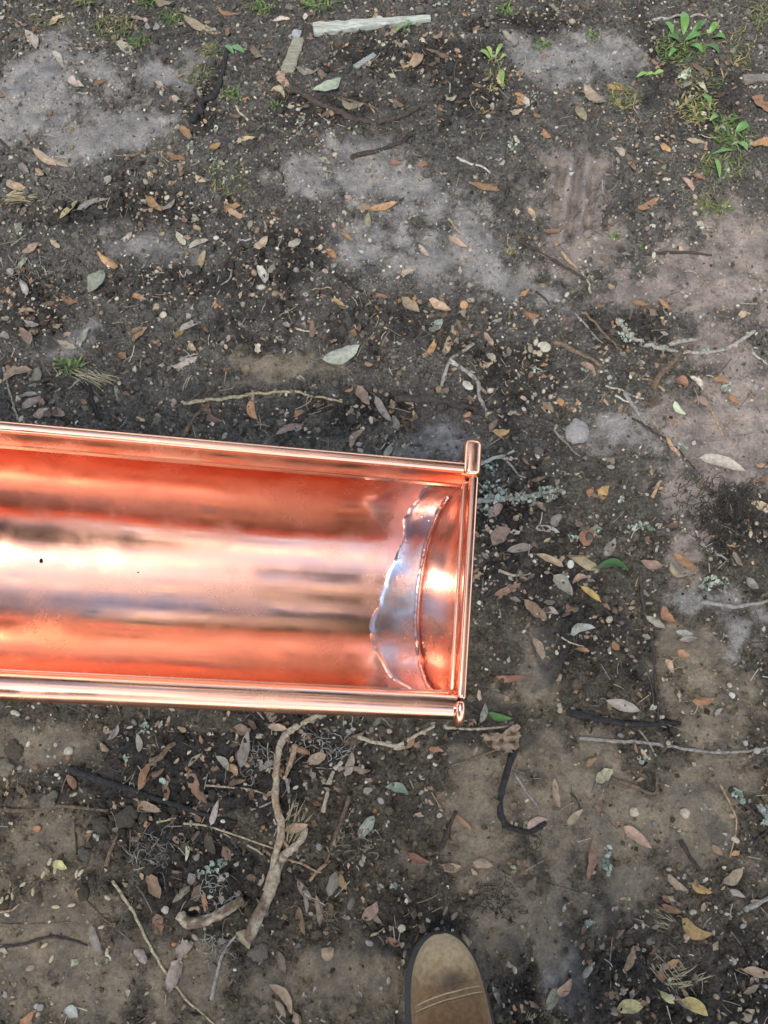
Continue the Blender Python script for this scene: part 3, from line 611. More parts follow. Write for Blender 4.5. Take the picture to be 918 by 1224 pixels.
ST = [
 ('root', [(346,107),(393,130),(439,147),(473,143),(505,128)], 9, 'dark', 'gnarled dark brown root below the white weathered board', 'root', 2),
 ('twig', [(404,117),(446,130),(473,148)], 3, 'brown', 'thin brown twig arching over the dark root near the top', 'twig', 0),
 ('root', [(419,190),(466,177),(493,163)], 6, 'dark', 'short dark root stub just below the gnarled brown root', 'root', 1),
 ('twig', [(546,190),(566,198),(586,207)], 3.5, 'white', 'straight whitish twig above the slim orange leaf', 'twig', 0),
 ('stick', [(228,150),(240,128),(258,113),(266,90),(272,62)], 9, 'black', 'crooked black stick left of the grey bark chip', 'stick', 2),
 ('twig', [(150,192),(165,184),(182,178)], 4, 'brown', 'short brown twig on grey clay right of the tan leaf at left', 'twig', 0),
 ('twig', [(0,168),(14,182),(33,197)], 4, 'dark', 'dark twig entering from the left edge near the top', 'twig', 0),
 ('twig', [(779,27),(812,21),(845,20)], 4, 'grey', 'straight grey twig behind the round leaved green weed', 'twig', 0),
 ('twig', [(220,483),(255,478),(283,474),(330,469),(356,470),(409,481)], 4.5, 'straw', 'long pale curved twig lying above the copper gutter', 'twig', 0),
 ('twig', [(220,522),(233,500),(252,480)], 6, 'brown', 'brown bark twig crossing the left end of the long pale twig', 'twig', 1),
 ('twig', [(5,440),(12,470),(22,502)], 4, 'grey', 'grey twig near left edge running down to the gutter', 'twig', 0),
 ('root', [(20,467),(45,458),(67,455),(100,463)], 6, 'dark', 'dark root just above the gutter at left', 'root', 0),
 ('root', [(107,463),(112,485),(120,503)], 6, 'black', 'short black upright root behind the gutter at left', 'root', 0),
 ('stick', [(473,478),(519,480),(555,488),(579,497)], 10, 'dark', 'half buried dark stick below the grey forked twig', 'stick', 1),
 ('stick', [(357,300),(392,322),(433,350)], 5, 'black', 'straight black stick slanting across the dark litter at centre', 'stick', 0),
 ('stick', [(779,467),(786,452),(799,438),(815,420)], 9, 'brown', 'thick brown stick leaning down from the curved lichen stick', 'stick', 1),
 ('twig', [(799,413),(815,409),(832,407)], 7, 'grey', 'short grey stub above the curved stick with mint lichen', 'twig', 0),
 ('stick', [(662,410),(690,422),(719,438)], 6.5, 'brown', 'brown straight stick left of the curved lichen stick', 'stick', 0),
 ('twig', [(695,373),(722,400),(740,420),(759,437)], 3.5, 'brown', 'thin brown twig slanting past the mint lichen crust', 'twig', 0),
 ('twig', [(687,375),(705,396),(720,412)], 3, 'grey', 'thin grey twig beside the slanting brown one', 'twig', 0),
 ('twig', [(727,462),(745,468),(769,478)], 2.5, 'white', 'fine white stem right of the grey stone, upper one', 'twig', 0),
 ('twig', [(735,474),(748,480),(760,482)], 2.5, 'white', 'fine white stem right of the grey stone, lower one', 'twig', 0),
 ('stick', [(745,470),(757,488),(772,510)], 7, 'grey', 'grey weathered stick right of the round grey stone', 'stick', 1),
 ('twig', [(849,490),(857,506),(864,523)], 3, 'tan', 'tan twig hanging down from a small leaf at right', 'twig', 0),
 ('twig', [(662,513),(676,530),(693,546)], 3.5, 'grey', 'grey twig passing left of the round grey stone', 'twig', 0),
 ('twig', [(899,423),(918,437)], 3, 'white', 'white stem at the right edge beyond the curved stick', 'twig', 0),
 ('twig', [(596,682),(612,688),(634,686)], 4.5, 'pale', 'short pale curved twig right of the gutter end cap', 'twig', 0),
 ('twig', [(765,680),(768,724),(774,750),(780,780),(786,848),(790,870)], 5, 'dark', 'long dark upright root running down right of the cream leaf', 'twig', 0),
 ('stick', [(678,852),(700,857),(718,862),(755,867),(794,865),(813,865)], 9, 'black', 'thick black stick lying below the green leaf and cream leaf', 'stick', 1),
 ('twig', [(838,720),(860,722),(883,724),(918,718),(940,714)], 6, 'grey', 'pale grey stick entering from the right edge mid height', 'twig', 1),
 ('twig', [(836,650),(858,664),(879,676)], 4, 'grey', 'grey twig below the dark fuzzy moss patch', 'twig', 0),
 ('twig', [(666,758),(680,768),(698,773)], 2.5, 'pale', 'pale bent stem under the small grey green leaf', 'twig', 0),
 ('twig', [(572,556),(592,548),(614,540)], 5, 'white', 'whitish twig just right of the gutter back corner', 'twig', 0),
 ('twig', [(606,552),(618,566),(628,572)], 3, 'grey', 'small grey twig above the lichen covered stick', 'twig', 0),
 ('twig', [(0,968),(30,969),(67,965),(100,966),(130,969)], 5.5, 'brown', 'brown root from the left edge below the gutter', 'twig', 1),
 ('stick', [(83,920),(143,940),(180,952),(213,963),(250,975),(283,983)], 8, 'black', 'long black root running diagonally under the gutter at left', 'stick', 1),
 ('twig', [(135,1053),(160,1090),(187,1143),(220,1190),(258,1226)], 4, 'straw', 'long straight straw coloured stem reaching the bottom edge', 'twig', 0),
 ('twig', [(103,1077),(130,1102),(160,1127)], 2.5, 'brown', 'fine brown stem left of the long straw coloured stem', 'twig', 0),
 ('twig', [(0,1132),(30,1128),(60,1120),(85,1124),(105,1130)], 4, 'dark', 'dark bent twig on tan clay near the lower left edge', 'twig', 1),
 ('twig', [(0,1090),(14,1088),(24,1080)], 4, 'tan', 'tan rootlet at the lower left edge', 'twig', 0),
 ('twig', [(0,1105),(40,1105),(84,1102)], 2.5, 'brown', 'thin half buried root on the tan clay', 'twig', 0),
 ('twig', [(253,1195),(260,1165),(267,1140),(283,1117)], 5, 'grey', 'grey twig standing below the short mottled stick', 'twig', 2),
 ('twig', [(127,1035),(132,1020),(140,1000)], 6, 'brown', 'short brown twig left of the wispy beard lichen', 'twig', 0),
 ('twig', [(90,980),(91,1000),(92,1023)], 3, 'dark', 'thin dark upright twig left of the beard lichen', 'twig', 0),
 ('twig', [(180,910),(192,906),(198,898),(210,888)], 8, 'brown', 'curly piece of bark touching an orange leaf', 'twig', 1),
 ('twig', [(220,984),(250,988),(306,1007),(330,1015)], 3, 'straw', 'thin straw stem crossing towards the forked bare root', 'twig', 0),
 ('twig', [(188,983),(205,979),(216,976)], 3, 'straw', 'short straw stem right of the beard lichen', 'twig', 0),
 ('twig', [(296,1010),(310,1018),(322,1030)], 3, 'pale', 'thin pale stem touching the forked root from the left', 'twig', 0),
 ('twig', [(339,1026),(360,1032),(375,1040),(390,1045)], 3, 'tan', 'thin tan stem leaving the forked root to the right', 'twig', 0),
 ('twig', [(370,1053),(382,1039),(396,1028)], 6, 'tan', 'short tan twig right of the forked root', 'twig', 0),
 ('twig', [(353,891),(351,900),(347,915),(339,931)], 8, 'tan', 'broken splinter of bark beside the forked root top', 'twig', 0),
 ('twig', [(343,931),(345,945),(346,960)], 5, 'grey', 'grey splinter leaning against the forked root', 'twig', 0),
 ('twig', [(386,971),(389,958),(392,945)], 6, 'pale', 'pale bark splinter right of the forked root, lowest of three', 'twig', 0),
 ('twig', [(394,937),(396,930),(399,922)], 7, 'pale', 'pale bark splinter right of the forked root, middle of three', 'twig', 0),
 ('twig', [(400,920),(404,916),(409,911)], 6, 'white', 'pale bark splinter right of the forked root, topmost of three', 'twig', 0),
 ('twig', [(418,952),(410,975),(402,1000),(390,1032)], 6, 'brown', 'brown fuzzy twig beside the grey green leaf', 'twig', 1),
 ('twig', [(428,881),(447,887),(475,891),(495,881),(519,868)], 6, 'pale', 'wavy cream twig just below the gutter', 'twig', 0),
 ('twig', [(532,870),(570,872),(612,868)], 4, 'pale', 'straight pale twig below the gutter end cap', 'twig', 0),
 ('stick', [(528,1012),(533,1000),(537,985),(545,970)], 8, 'dark', 'dark stub of root beside the rust red leaf', 'stick', 0),
 ('stick', [(615,898),(609,912),(603,931),(598,950),(597,970),(603,985),(618,992),(636,994),(652,983)], 9, 'black', 'black hooked stick curving below the crumpled leaf', 'stick', 0),
 ('twig', [(693,883),(728,885),(763,888),(800,893),(833,898),(880,899),(924,893)], 5, 'grey', 'long pale grey twig crossing the right lower ground', 'twig', 1),
 ('twig', [(732,931),(757,940),(782,949),(784,920)], 4.5, 'brown', 'brown twig with a sharp bend below the long grey twig', 'twig', 0),
 ('twig', [(763,872),(775,888),(784,904)], 3, 'grey', 'short thin twig crossing the long grey twig', 'twig', 0),
 ('stick', [(813,1005),(823,1022),(837,1042)], 6, 'dark', 'short dark stick on tan clay at lower right', 'stick', 0),
 ('twig', [(682,948),(690,958),(694,970)], 3, 'dark', 'small dark twig above a tan leaf at lower centre', 'twig', 0),
 ('twig', [(615,925),(628,945),(645,968)], 4, 'grey', 'grey twig inside the bend of the black hooked stick', 'twig', 0),
 ('twig', [(860,937),(872,960),(880,986),(872,1025)], 3, 'tan', 'bow shaped tan stem left of the mint lichen stick', 'twig', 0),
 ('twig', [(612,888),(570,905),(540,915)], 3, 'brown', 'thin brown stem left of the crumpled leaf', 'twig', 0),
 ('twig', [(900,1010),(908,1000),(924,985)], 5, 'dark', 'dark twig at the right edge below the mint lichen stick', 'twig', 0),
 ('twig', [(890,1088),(905,1080),(924,1070)], 7, 'grey', 'grey twig at the right edge near the bottom', 'twig', 0),
 ('twig', [(240,840),(262,842),(300,846),(316,860)], 3, 'grey', 'fine grey stem emerging under the gutter', 'twig', 0),
 ('twig', [(243,939),(270,941),(300,944),(318,950)], 3, 'pale', 'fine pale stem left of the forked root top', 'twig', 0),
 ('twig', [(300,968),(318,962),(330,955)], 3, 'grey', 'fine grey stem touching the forked root', 'twig', 0),
 ('twig', [(372,860),(380,875),(384,892),(376,905)], 3, 'dark', 'curved dark stem below the gutter', 'twig', 0),
 ('twig', [(672,303),(679,312),(689,321)], 5, 'tan', 'short mustard twig above centre on grey clay', 'twig', 0),
 ('twig', [(536,262),(546,275),(556,284)], 3, 'pale', 'short pale stem above the tan leaf pair', 'twig', 0),
 ('twig', [(620,290),(660,312),(700,335)], 5, 'dark', 'dark half buried root left of the pink clay', 'twig', 0),
 ('twig', [(770,305),(820,303),(850,306)], 4, 'dark', 'dark thin root on the pink clay at right', 'twig', 0),
 ('twig', [(180,262),(200,270),(216,280)], 2.5, 'dark', 'thin dark stem above the heart shaped leaf', 'twig', 0),
 ('twig', [(640,350),(652,358),(660,372)], 3, 'dark', 'small dark stem near the centre right', 'twig', 0),
 ('twig', [(560,1070),(580,1060),(602,1062)], 3, 'brown', 'small brown stem above the boot toe', 'twig', 0),
 ('twig', [(755,500),(800,530),(830,560)], 3, 'dark', 'thin dark root right of the grey stone', 'twig', 0),
 ('twig', [(780,595),(786,580),(790,575)], 5, 'tan', 'small tan twig left of the dark moss patch', 'twig', 0),
 ('twig', [(797,524),(806,538),(812,546)], 6, 'tan', 'tan strip of bark above the dark moss patch', 'twig', 0),
 ('twig', [(700,90),(706,110),(704,128)], 5, 'grey', 'short grey twig above the tread marks', 'twig', 0),
]
seed = 0
for nm, pts, w, c, lb, ct, kn in ST:
    seed += 1
    stick(nm, pts, w, c, lb, ct, kn, .22 if w > 3 else .12, seed=seed, group=SG)
tx, ty = rpts(900, lambda x, y: dens(x, y, 123, 6) * .8); tpx, tpy = topx(tx, ty, height(tx, ty)); its = []
for a, b in zip(tpx, tpy):
    if not (8 < a < PW - 8 and 8 < b < PH - 8) or in_gutter(a, b, -12) or in_boot(a, b) or len(its) >= 170: continue
    seed += 1; an = random.uniform(0, 6.28); l_ = random.uniform(9, 30) / 2; bd = random.gauss(0, .3); w = random.uniform(1.6, 3.6)
    c = random.choice(['dark', 'brown', 'brown', 'grey', 'tan', 'black', 'pale']); u_ = (math.cos(an), math.sin(an))
    o = stick('twig', [(a - u_[0] * l_, b - u_[1] * l_), (a - u_[1] * l_ * bd, b + u_[0] * l_ * bd), (a + u_[0] * l_, b + u_[1] * l_)], w, c, None, 'twig', 0, .18, seed=seed, group=SG, n=5)
    its.append((o, a, b, ('short ' if l_ < 9 else 'thin ') + {'dark': 'dark brown'}.get(c, c)))
autolabel(its, 'twig')
# forked bare root
fr = empty('root', tuple(float(v) for v in at(330, 1040)))
def piece(name, parent, pts, w, col, taper, sd, mott=None, n=9, jit=.1, lift=.6):
    P, rad = gpath(pts, w, None, .25, lift, sd, taper); P = P - np.array(parent.location); V, F = tube(P, rad, n, jit, True, sd)
    C = np.tile(np.array(BC[col]), (len(V), 1))
    if mott:
        q = fbm(V[:, 0] * 1.0 + V[:, 2], V[:, 1], 60, 3, sd); C = np.where((q > .06)[:, None], np.array(BC[mott]), C)
    return link(name, qmesh(name, V, F, M_BARK, C), parent)
piece('stem', fr, [(384,855),(370,861),(357,868),(345,877),(337,887),(332,911),(331,935),(331,964),(337,992),(333,1012),(327,1037),(319,1065)], 9, 'pale', (.8, 1.1), 201, 'tan')
piece('branch', fr, [(366,990),(363,1000),(357,1008),(348,1016),(339,1024),(332,1040),(327,1057),(313,1089),(297,1122)], 9, 'pale', (.7, 1.6), 202, 'brown', lift=.9)
piece('side_shoot', fr, [(338,1003),(343,1010),(347,1016)], 4, 'tan', (1, 1), 203)
tag(fr, 'forked bare root with peeling bark running down below the gutter', 'root', SG)
stick('stick', [(216,1093),(222,1101),(230,1104),(253,1098),(272,1087),(290,1076)], 13, 'brown', 'short mottled thick stick with white patches left of forked root', 'stick', 1, .2, (1, .95), 301, SG, 10, .6, 'pale')
# grey forked twig
ft = empty('twig', tuple(float(v) for v in at(540, 435)))
piece('stem', ft, [(528,463),(532,447),(539,432),(552,422),(566,412)], 5, 'grey', (.8, 1), 211, 'white', 7)
piece('branch', ft, [(539,433),(555,444),(569,457),(572,475),(581,492)], 5.5, 'grey', (1, .8), 212, 'white', 7)
tag(ft, 'grey lichen speckled forked twig above the gutter end', 'twig', SG)

# ------------------------------------------------------------------ lichen
def lichen_blob(cx, cy, w, h, n, sd, origin, ang=0.0, lift=.001, cols=((.32, .38, .30), (.42, .45, .38), (.21, .26, .20))):
    """a crust of small ruffled lobes spread over an ellipse given in photo px"""
    r = np.random.default_rng(sd); parts = []
    for i in range(n):
        a = r.uniform(0, 6.28); q = math.sqrt(r.random()); ux, uy = q * math.cos(a) * w / 2, q * math.sin(a) * h / 2
        ux, uy = ux * math.cos(ang) - uy * math.sin(ang), ux * math.sin(ang) + uy * math.cos(ang)
        x, y, z = [float(v) for v in at(cx + ux, cy + uy)]
        s = r.uniform(.0012, .0032); k = 7; th = np.linspace(0, 6.283, k, endpoint=False) + r.uniform(0, 1)
        rr = s * (1 + .35 * r.standard_normal(k)); t = r.normal(0, .5, 2)
        V = [(0, 0, 0)] + [(rr[j] * math.cos(th[j]), rr[j] * math.sin(th[j]), t[0] * rr[j] * math.cos(th[j]) + t[1] * rr[j] * math.sin(th[j]) + s * r.uniform(.1, .6)) for j in range(k)]
        V = np.array(V) + (np.array((x, y, z + lift + r.uniform(0, .003))) - origin)
        F = [(0, j + 1, (j + 1) % k + 1, (j + 1) % k + 1) for j in range(k)]
        parts.append((V, F, np.array(cols[r.integers(0, len(cols))]) * r.uniform(.7, 1.1)))
    return join(parts)
def lichen(cx, cy, w, h, n, label, sd, ang=0):
    o0 = np.array([float(v) for v in at(cx, cy)]); V, F, C = lichen_blob(cx, cy, w, h, n, sd, o0, ang)
    o = link('lichen', qmesh('lichen', V, F, M_LICH, C)); o.location = o0; tag(o, label, 'lichen', 'loose lichen pieces on the soil')
for i, (cx, cy, w, h, n, lb, an) in enumerate([
  (230,177,14,13,16,'round mint lichen crust left of the root near top',0),(258,197,15,14,16,'mint lichen crust above the tan leaf pair at upper left',0),
  (273,217,16,14,16,'pale mint lichen crust, lowest of three at upper left',0),(256,156,8,7,7,'tiny mint lichen crumb below the crooked black stick',0),
  (23,273,10,10,9,'small mint lichen crumb near left edge under the straw bundle',0),(360,143,12,14,9,'pale lichen crumb left of the gnarled root',0),
  (454,182,9,7,8,'tiny white lichen crumb on the short dark root stub',0),(528,7,20,5,10,'thin mint lichen strip at top right of the white board',-.15),
  (613,173,14,14,18,'bright mint lichen crust left of the tread marks',0),(640,118,10,12,8,'pale lichen crumb above the tread marks',0),
  (873,200,9,18,12,'pale lichen strip under the weed patch at right',.5),(701,444,16,6,10,'mint lichen sliver on the salmon leaf',.3),
  (642,443,12,8,9,'small mint lichen crumb left of the brown straight stick',0),(868,465,20,7,10,'white lichen strip right of the curved stick',-.3),
  (814,537,12,16,14,'grey lichen flakes above the large pale leaf',.4),(769,630,42,9,26,'long mint lichen strip left of the dark moss patch',0),
  (686,643,11,10,10,'round pale lichen crumb below the lichen covered stick',0),(712,634,10,12,10,'whitish lichen crumb beside the rust leaf',0),
  (742,598,9,8,7,'tiny mint lichen crumb beside the mustard leaf',0),(854,700,34,22,34,'spread of pale lichen flakes above the grey stick at right',0),
  (252,1038,42,9,34,'green lichen sliver between dark leaves and mottled stick',-.4),(174,870,9,11,10,'mint lichen crumb just below the gutter at left',.5),
  (152,906,8,7,7,'tiny mint lichen crumb below the gutter at left',0),(197,936,7,7,6,'tiny mint lichen crumb beside the curly bark',0),
  (704,1105,13,9,12,'mint lichen crumb on clay right of the boot',-.4),(726,1028,7,36,20,'whitish lichen streak right of the rust curved leaf',0),
  (768,908,18,9,10,'pale cream lichen flakes below the long grey twig',.2),(118,1000,6,6,5,'tiny pale lichen crumb left of the beard lichen',0),
  (470,1060,7,7,6,'tiny pale lichen crumb above the boot at left',0),(588,560,20,12,14,'pale lichen flakes right of the gutter back corner',0)]):
    lichen(cx, cy, w, h, n, lb, 400 + i, an)
# sticks that carry lichen as a part
for nm, pts, w, c, lb, blobs, sd in [
  ('stick', [(570,600),(590,598),(614,596),(645,592),(674,586)], 7, 'grey', 'lichen covered stick just right of the gutter end cap', [(590,590,34,26,46), (620,597,46,12,40), (655,590,38,16,44), (580,612,18,10,14)], 501),
  ('stick', [(738,382),(745,394),(755,405),(772,413),(792,418),(825,423),(859,420),(882,410),(902,396)], 6, 'grey', 'curved stick with mint lichen crust at right', [(748,403,17,17,34), (741,388,7,10,6), (792,418,18,6,8), (840,422,16,5,6)], 502),
  ('stick', [(872,943),(884,955),(895,967),(908,978),(926,992)], 7, 'dark', 'dark stick with mint lichen at right edge', [(882,953,26,9,24), (910,966,12,12,10), (912,982,12,10,9)], 503)]:
    o = stick(nm, pts, w, c, lb, 'stick', 1, .2, (1, .7), sd, SG)
    for j, (cx, cy, bw, bh, n) in enumerate(blobs):
        an = .75 if nm == 'stick' and sd == 503 and j == 0 else 0
        V, F, C = lichen_blob(cx, cy, bw, bh, n, sd * 7 + j, np.array(o.location), an, .004)
        link('lichen', qmesh('lichen', V, F, M_LICH, C), o)
# beard lichen: curly strands
def strands(name, cx, cy, w, h, n, label, cat, col, sd, length=(12, 26), wd=.8, curl=2.2, up=.008, pw=.5):
    r = np.random.default_rng(sd); o0 = np.array([float(v) for v in at(cx, cy)]); parts = []
    for i in range(n):
        a = r.uniform(0, 6.28); q = r.random() ** pw * (1 + .35 * math.sin(3 * a + sd)); p = np.array((cx + q * math.cos(a) * w / 2, cy + q * math.sin(a) * h / 2))
        d = r.uniform(0, 6.28); k = 9; st = r.uniform(*length) / k; P = [p.copy()]; cv = r.normal(0, curl) / k
        for _ in range(k): d += cv + r.normal(0, .35); p = p + st * np.array((math.cos(d), math.sin(d))); P.append(p.copy())
        P = np.array(P); x, y, z = at(P[:, 0], P[:, 1]); z = z + .001 + up * r.random() * np.sin(np.linspace(0, 3.1, len(P))) 
        V, F = tube(np.stack([x, y, z], 1) - o0, wd / 2 * mpp(cx, cy) * r.uniform(.6, 1.2), 4, 0, False)
        parts.append((V, F, np.array(BC[col] if isinstance(col, str) else col) * r.uniform(.7, 1.15)))
    V, F, C = join(parts); o = link(name, qmesh(name, V, F, M_LICH, C)); o.location = o0; tag(o, label, cat); return o
for i, (cx, cy, w, h, n, lb, cl, ln) in enumerate([
  (180,1018,75,55,42,'wispy grey beard lichen tangle below the gutter at left',(.27,.27,.235),(12,30)),
  (258,1066,46,36,26,'curly pale beard lichen above the short mottled stick',(.36,.36,.31),(14,30)),
  (400,890,60,30,34,'grey beard lichen strands below the gutter right of the root',(.34,.34,.32),(10,24)),
  (262,1128,44,30,26,'pale lichen strands around the grey twig below the mottled stick',(.33,.32,.27),(12,28)),
  (425,1000,50,60,30,'thin pale strands around the brown fuzzy twig',(.30,.27,.22),(10,22)),
  (300,905,70,50,30,'fine grey strands among pebbles left of the forked root',(.27,.26,.23),(10,22)),
  (30,325,60,50,30,'fine pale strands near the left edge',(.30,.28,.24),(8,18)),
  (390,1090,60,40,26,'thin brown strands right of the forked root base',(.28,.23,.18),(10,22)),
  (845,235,60,24,26,'thin olive strands right of the tread marks',(.24,.23,.15),(8,18))]):
    strands('beard_lichen', cx, cy, w, h, n, lb, 'lichen', cl, 600 + i, ln)
strands('moss', 865, 612, 112, 100, 520, 'dark fuzzy moss patch at the right edge', 'moss', (.065, .061, .052), 650, (6, 18), .8, 3, .010, 1.0)
strands('moss', 640, 1010, 22, 40, 0 + 30, 'thin dark strands inside the hooked stick', 'moss', (.09, .075, .055), 651, (6, 14), .8, 3, .006)
strands('moss', 595, 1075, 60, 50, 90, 'dark rooty moss above the boot toe', 'moss', (.055, .045, .035), 652, (6, 16), .7, 3, .004)

# ------------------------------------------------------------------ grasses, weeds
def blade(p0, ang, ln, wd, rise, droop, r, k=6):
    u = np.linspace(0, 1, k); x = p0[0] + np.cos(ang) * ln * u; y = p0[1] + np.sin(ang) * ln * u
    z = p0[2] + rise * ln * np.sin(u * math.pi * droop)
    nx, ny = -math.sin(ang), math.cos(ang); hw = wd / 2 * (1 - u ** 2.5) + .0001
    V = np.stack([np.stack([x + nx * hw * s, y + ny * hw * s, z + .25 * hw * abs(s)], 1) for s in (-1, 0, 1)], 1).reshape(-1, 3)
    return V, grid_faces(k, 3)
def tuft(name, cx, cy, w, h, n, ln, wd, label, cat, cols, sd, mat=M_GRASS, ang=None, rise=.5):
    n = int(n * 2.8)
    r = np.random.default_rng(sd); o0 = np.array([float(v) for v in at(cx, cy)]); parts = []
    for i in range(n):
        a = r.uniform(0, 6.28); q = math.sqrt(r.random()); p = np.array([float(v) for v in at(cx + q * math.cos(a) * w / 2, cy + q * math.sin(a) * h / 2)]) - o0
        an = r.uniform(0, 6.28) if ang is None else ang + r.normal(0, .22)
        V, F = blade(p, an, r.uniform(.5, 1) * ln, wd * r.uniform(.6, 1.2), r.uniform(.15, 1) * rise, r.uniform(.5, .95), r)
        parts.append((V, F, np.array(cols[r.integers(0, len(cols))]) * r.uniform(.7, 1.2)))
    V, F, C = join(parts); o = link(name, qmesh(name, V, F, mat, C)); o.location = o0; return tag(o, label, cat)
GR = [(.075, .13, .03), (.11, .17, .045), (.16, .19, .06), (.05, .09, .025)]
OL = [(.12, .13, .045), (.17, .16, .06), (.07, .10, .03), (.25, .20, .08)]
STW = [(.34, .28, .17), (.26, .21, .12), (.32, .29, .19)]
for i, (cx, cy, w, h, n, ln, wd, lb, c) in enumerate([
  (135,32,46,26,46,.018,.0022,'olive grass sprouts at the top left',OL),(165,48,30,18,26,.015,.002,'short green sprouts right of the cream leaf',GR),
  (205,22,26,18,24,.016,.0026,'green sprouts under the tan leaf at the top',GR),(102,2,22,10,16,.02,.003,'grass tuft cut by the top edge at left',OL),
  (180,2,30,10,22,.02,.0025,'grass tuft cut by the top edge left of centre',GR),(278,114,26,14,20,.014,.0026,'small green tuft right of the crooked black stick',GR),
  (252,62,24,22,22,.016,.002,'brownish green tuft near the crooked black stick',OL),(380,6,34,16,30,.02,.003,'green tuft behind the white board',GR),
  (316,10,24,14,18,.018,.003,'green tuft at the top left of the board',GR),(604,12,22,12,16,.016,.003,'green tuft at top right of the board',GR),
  (329,125,14,12,10,.012,.002,'little green tuft left of the gnarled root',GR),(303,8,20,14,14,.014,.002,'thin olive tuft near the top edge',OL),
  (706,42,16,10,8,.012,.003,'faint green sprout on dark soil at upper right',GR),(646,54,20,12,12,.012,.0026,'faint green sprout left of the weed',GR),
  (832,130,44,34,70,.018,.003,'yellow green low weeds under the round leaved weed',OL+[(.22,.27,.07)]),(872,160,46,40,60,.02,.0028,'green low weeds nearer the right edge',GR),
  (745,118,34,30,44,.016,.0024,'olive tuft between leaves above the tread marks',OL),(862,200,60,26,46,.02,.0022,'thin green tuft below the weed patch',GR+OL),
  (852,248,44,18,30,.016,.0018,'small grass tuft right of the tread marks',GR+OL),(767,294,8,7,7,.009,.0035,'tiny bright green sprout on the clay',GR),
  (734,282,10,8,8,.010,.002,'tiny green sprout left of the bright one',GR),(908,20,20,30,20,.02,.002,'brown grass at the top right corner',OL),
  (60,22,50,24,30,.014,.002,'sparse olive sprouts in the upper left corner',OL),(235,90,40,26,26,.014,.002,'olive moss sprouts below the tan leaf at upper left',OL),(838,95,60,30,40,.016,.0018,'fine green weeds between leaf litter at upper right',GR+OL),(885,60,30,50,30,.016,.002,'olive weeds right of the round leaved weed',OL),(590,95,30,40,20,.016,.002,'olive sprouts around the yellow green sprig',OL),(272,215,50,50,40,.016,.0016,'dry olive grass bits around the mint lichen crusts',OL),
  (812,60,60,34,60,.018,.0026,'dense green grass around the round leaved weed',GR),(610,300,14,10,8,.010,.002,'tiny olive sprout above the lilac clay',OL)]):
    tuft('grass_tuft', cx, cy, w, h, n, ln, wd, lb, 'grass', c, 700 + i)
for cx, cy, w, h, n, ln, wd, lb, an in [
  (8,240,16,10,16,.042,.0016,'pale straw bundle at the left edge',.15),(24,236,20,8,10,.022,.002,'short pale straws right of the straw bundle',-.2),
  (790,1148,44,40,11,.026,.0010,'dry straw tuft at the lower right',-1.0),(815,1170,44,22,9,.024,.0010,'dry straws fanned out under the straw tuft',.3),
  (100,446,44,12,12,.045,.0016,'long straw blades above the gutter at left',-.5),(790,1105,40,20,8,.020,.0009,'spiky grey stems above the straw tuft',2.6),
  (348,1000,30,60,14,.03,.0011,'thin dry straws around the forked root',1.2),(640,1218,30,14,8,.02,.0012,'dry stems right of the boot at the bottom',.9)]:
    tuft('straw_tuft', cx, cy, w, h, n, ln, wd, lb, 'straw', STW, int(cx) + 900, M_STRAW, an, .25)
tuft('grass_tuft', 85, 438, 24, 10, 14, .022, .0028, 'small green grass sprig at the base of straw blades', 'grass', GR, 960)
# broad leaved weeds
def broad(parent, px, py, px2, py2, w, col, sd, lift=.006):
    x1, y1, z1 = [float(v) for v in at(px, py)]; x2, y2, z2 = [float(v) for v in at(px2, py2)]; r = np.random.default_rng(sd)
    Ln = math.hypot(x2 - x1, y2 - y1); an = math.atan2(y2 - y1, x2 - x1); Wd = .8 * w * float(mpp(px, py))
    hw = Wd / 2 * np.power(np.sin(math.pi * np.clip(U, .02, .98)), .7); a = U * Ln; b = Vv * hw
    z = lift * np.sin(U * 2.6) + .25 * np.abs(Vv) * hw + .003
    V = np.stack([x1 + a * math.cos(an) - b * math.sin(an), y1 + a * math.sin(an) + b * math.cos(an), z1 + z], -1).reshape(-1, 3)
    if parent is not None: V = V - np.array(parent.location)
    return link('leaf', mesh('leaf', V, LF, M_LEAFG, np.tile(np.array(col), (len(V), 1)), LUV), parent), V
M_LEAFG = mat_col('fresh_leaf', .42, 160, .85, 1.15, .25, .0004, .5)
wd_ = empty('weed', tuple(float(v) for v in at(818, 55)))
for i, (a, b, c, d, w) in enumerate([(816,44,814,22,13),(818,50,836,47,11),(812,54,796,48,10),(822,58,838,66,9),(808,60,798,72,8),(826,42,842,30,10),(846,44,856,32,10),(850,48,866,50,9),(842,56,858,66,9),(804,44,792,34,8)]):
    broad(wd_, a, b, c, d, w, [(.10, .22, .045), (.08, .19, .04), (.055, .13, .03)][i % 3], 800 + i, .010)
P, rad = gpath([(818,66),(818,50),(830,44),(850,44)], 2, None, .1, 2.5, 5); V, F = tube(P - np.array(wd_.location), rad, 5, 0); link('stem', qmesh('stem', V, F, M_GRASS, (.09, .14, .04)), wd_)
tag(wd_, 'round leaved bright green weed near the top right', 'weed')
w2 = empty('weed', tuple(float(v) for v in at(870, 170)))
for i, (a, b, c, d, w) in enumerate([(878,160,894,150,13),(880,172,890,186,9),(877,182,848,190,5),(852,192,857,218,7),(850,128,838,116,8),(858,140,846,150,8)]):
    broad(w2, a, b, c, d, w, [(.09, .20, .045), (.13, .24, .06)][i % 2], 820 + i, .008)
P, rad = gpath([(860,140),(872,165),(880,180)], 2, None, .1, 2.5, 5); V, F = tube(P - np.array(w2.location), rad, 5, 0); link('stem', qmesh('stem', V, F, M_GRASS, (.09, .14, .04)), w2)
tag(w2, 'sprawling green weed with a long blade by the right edge', 'weed')
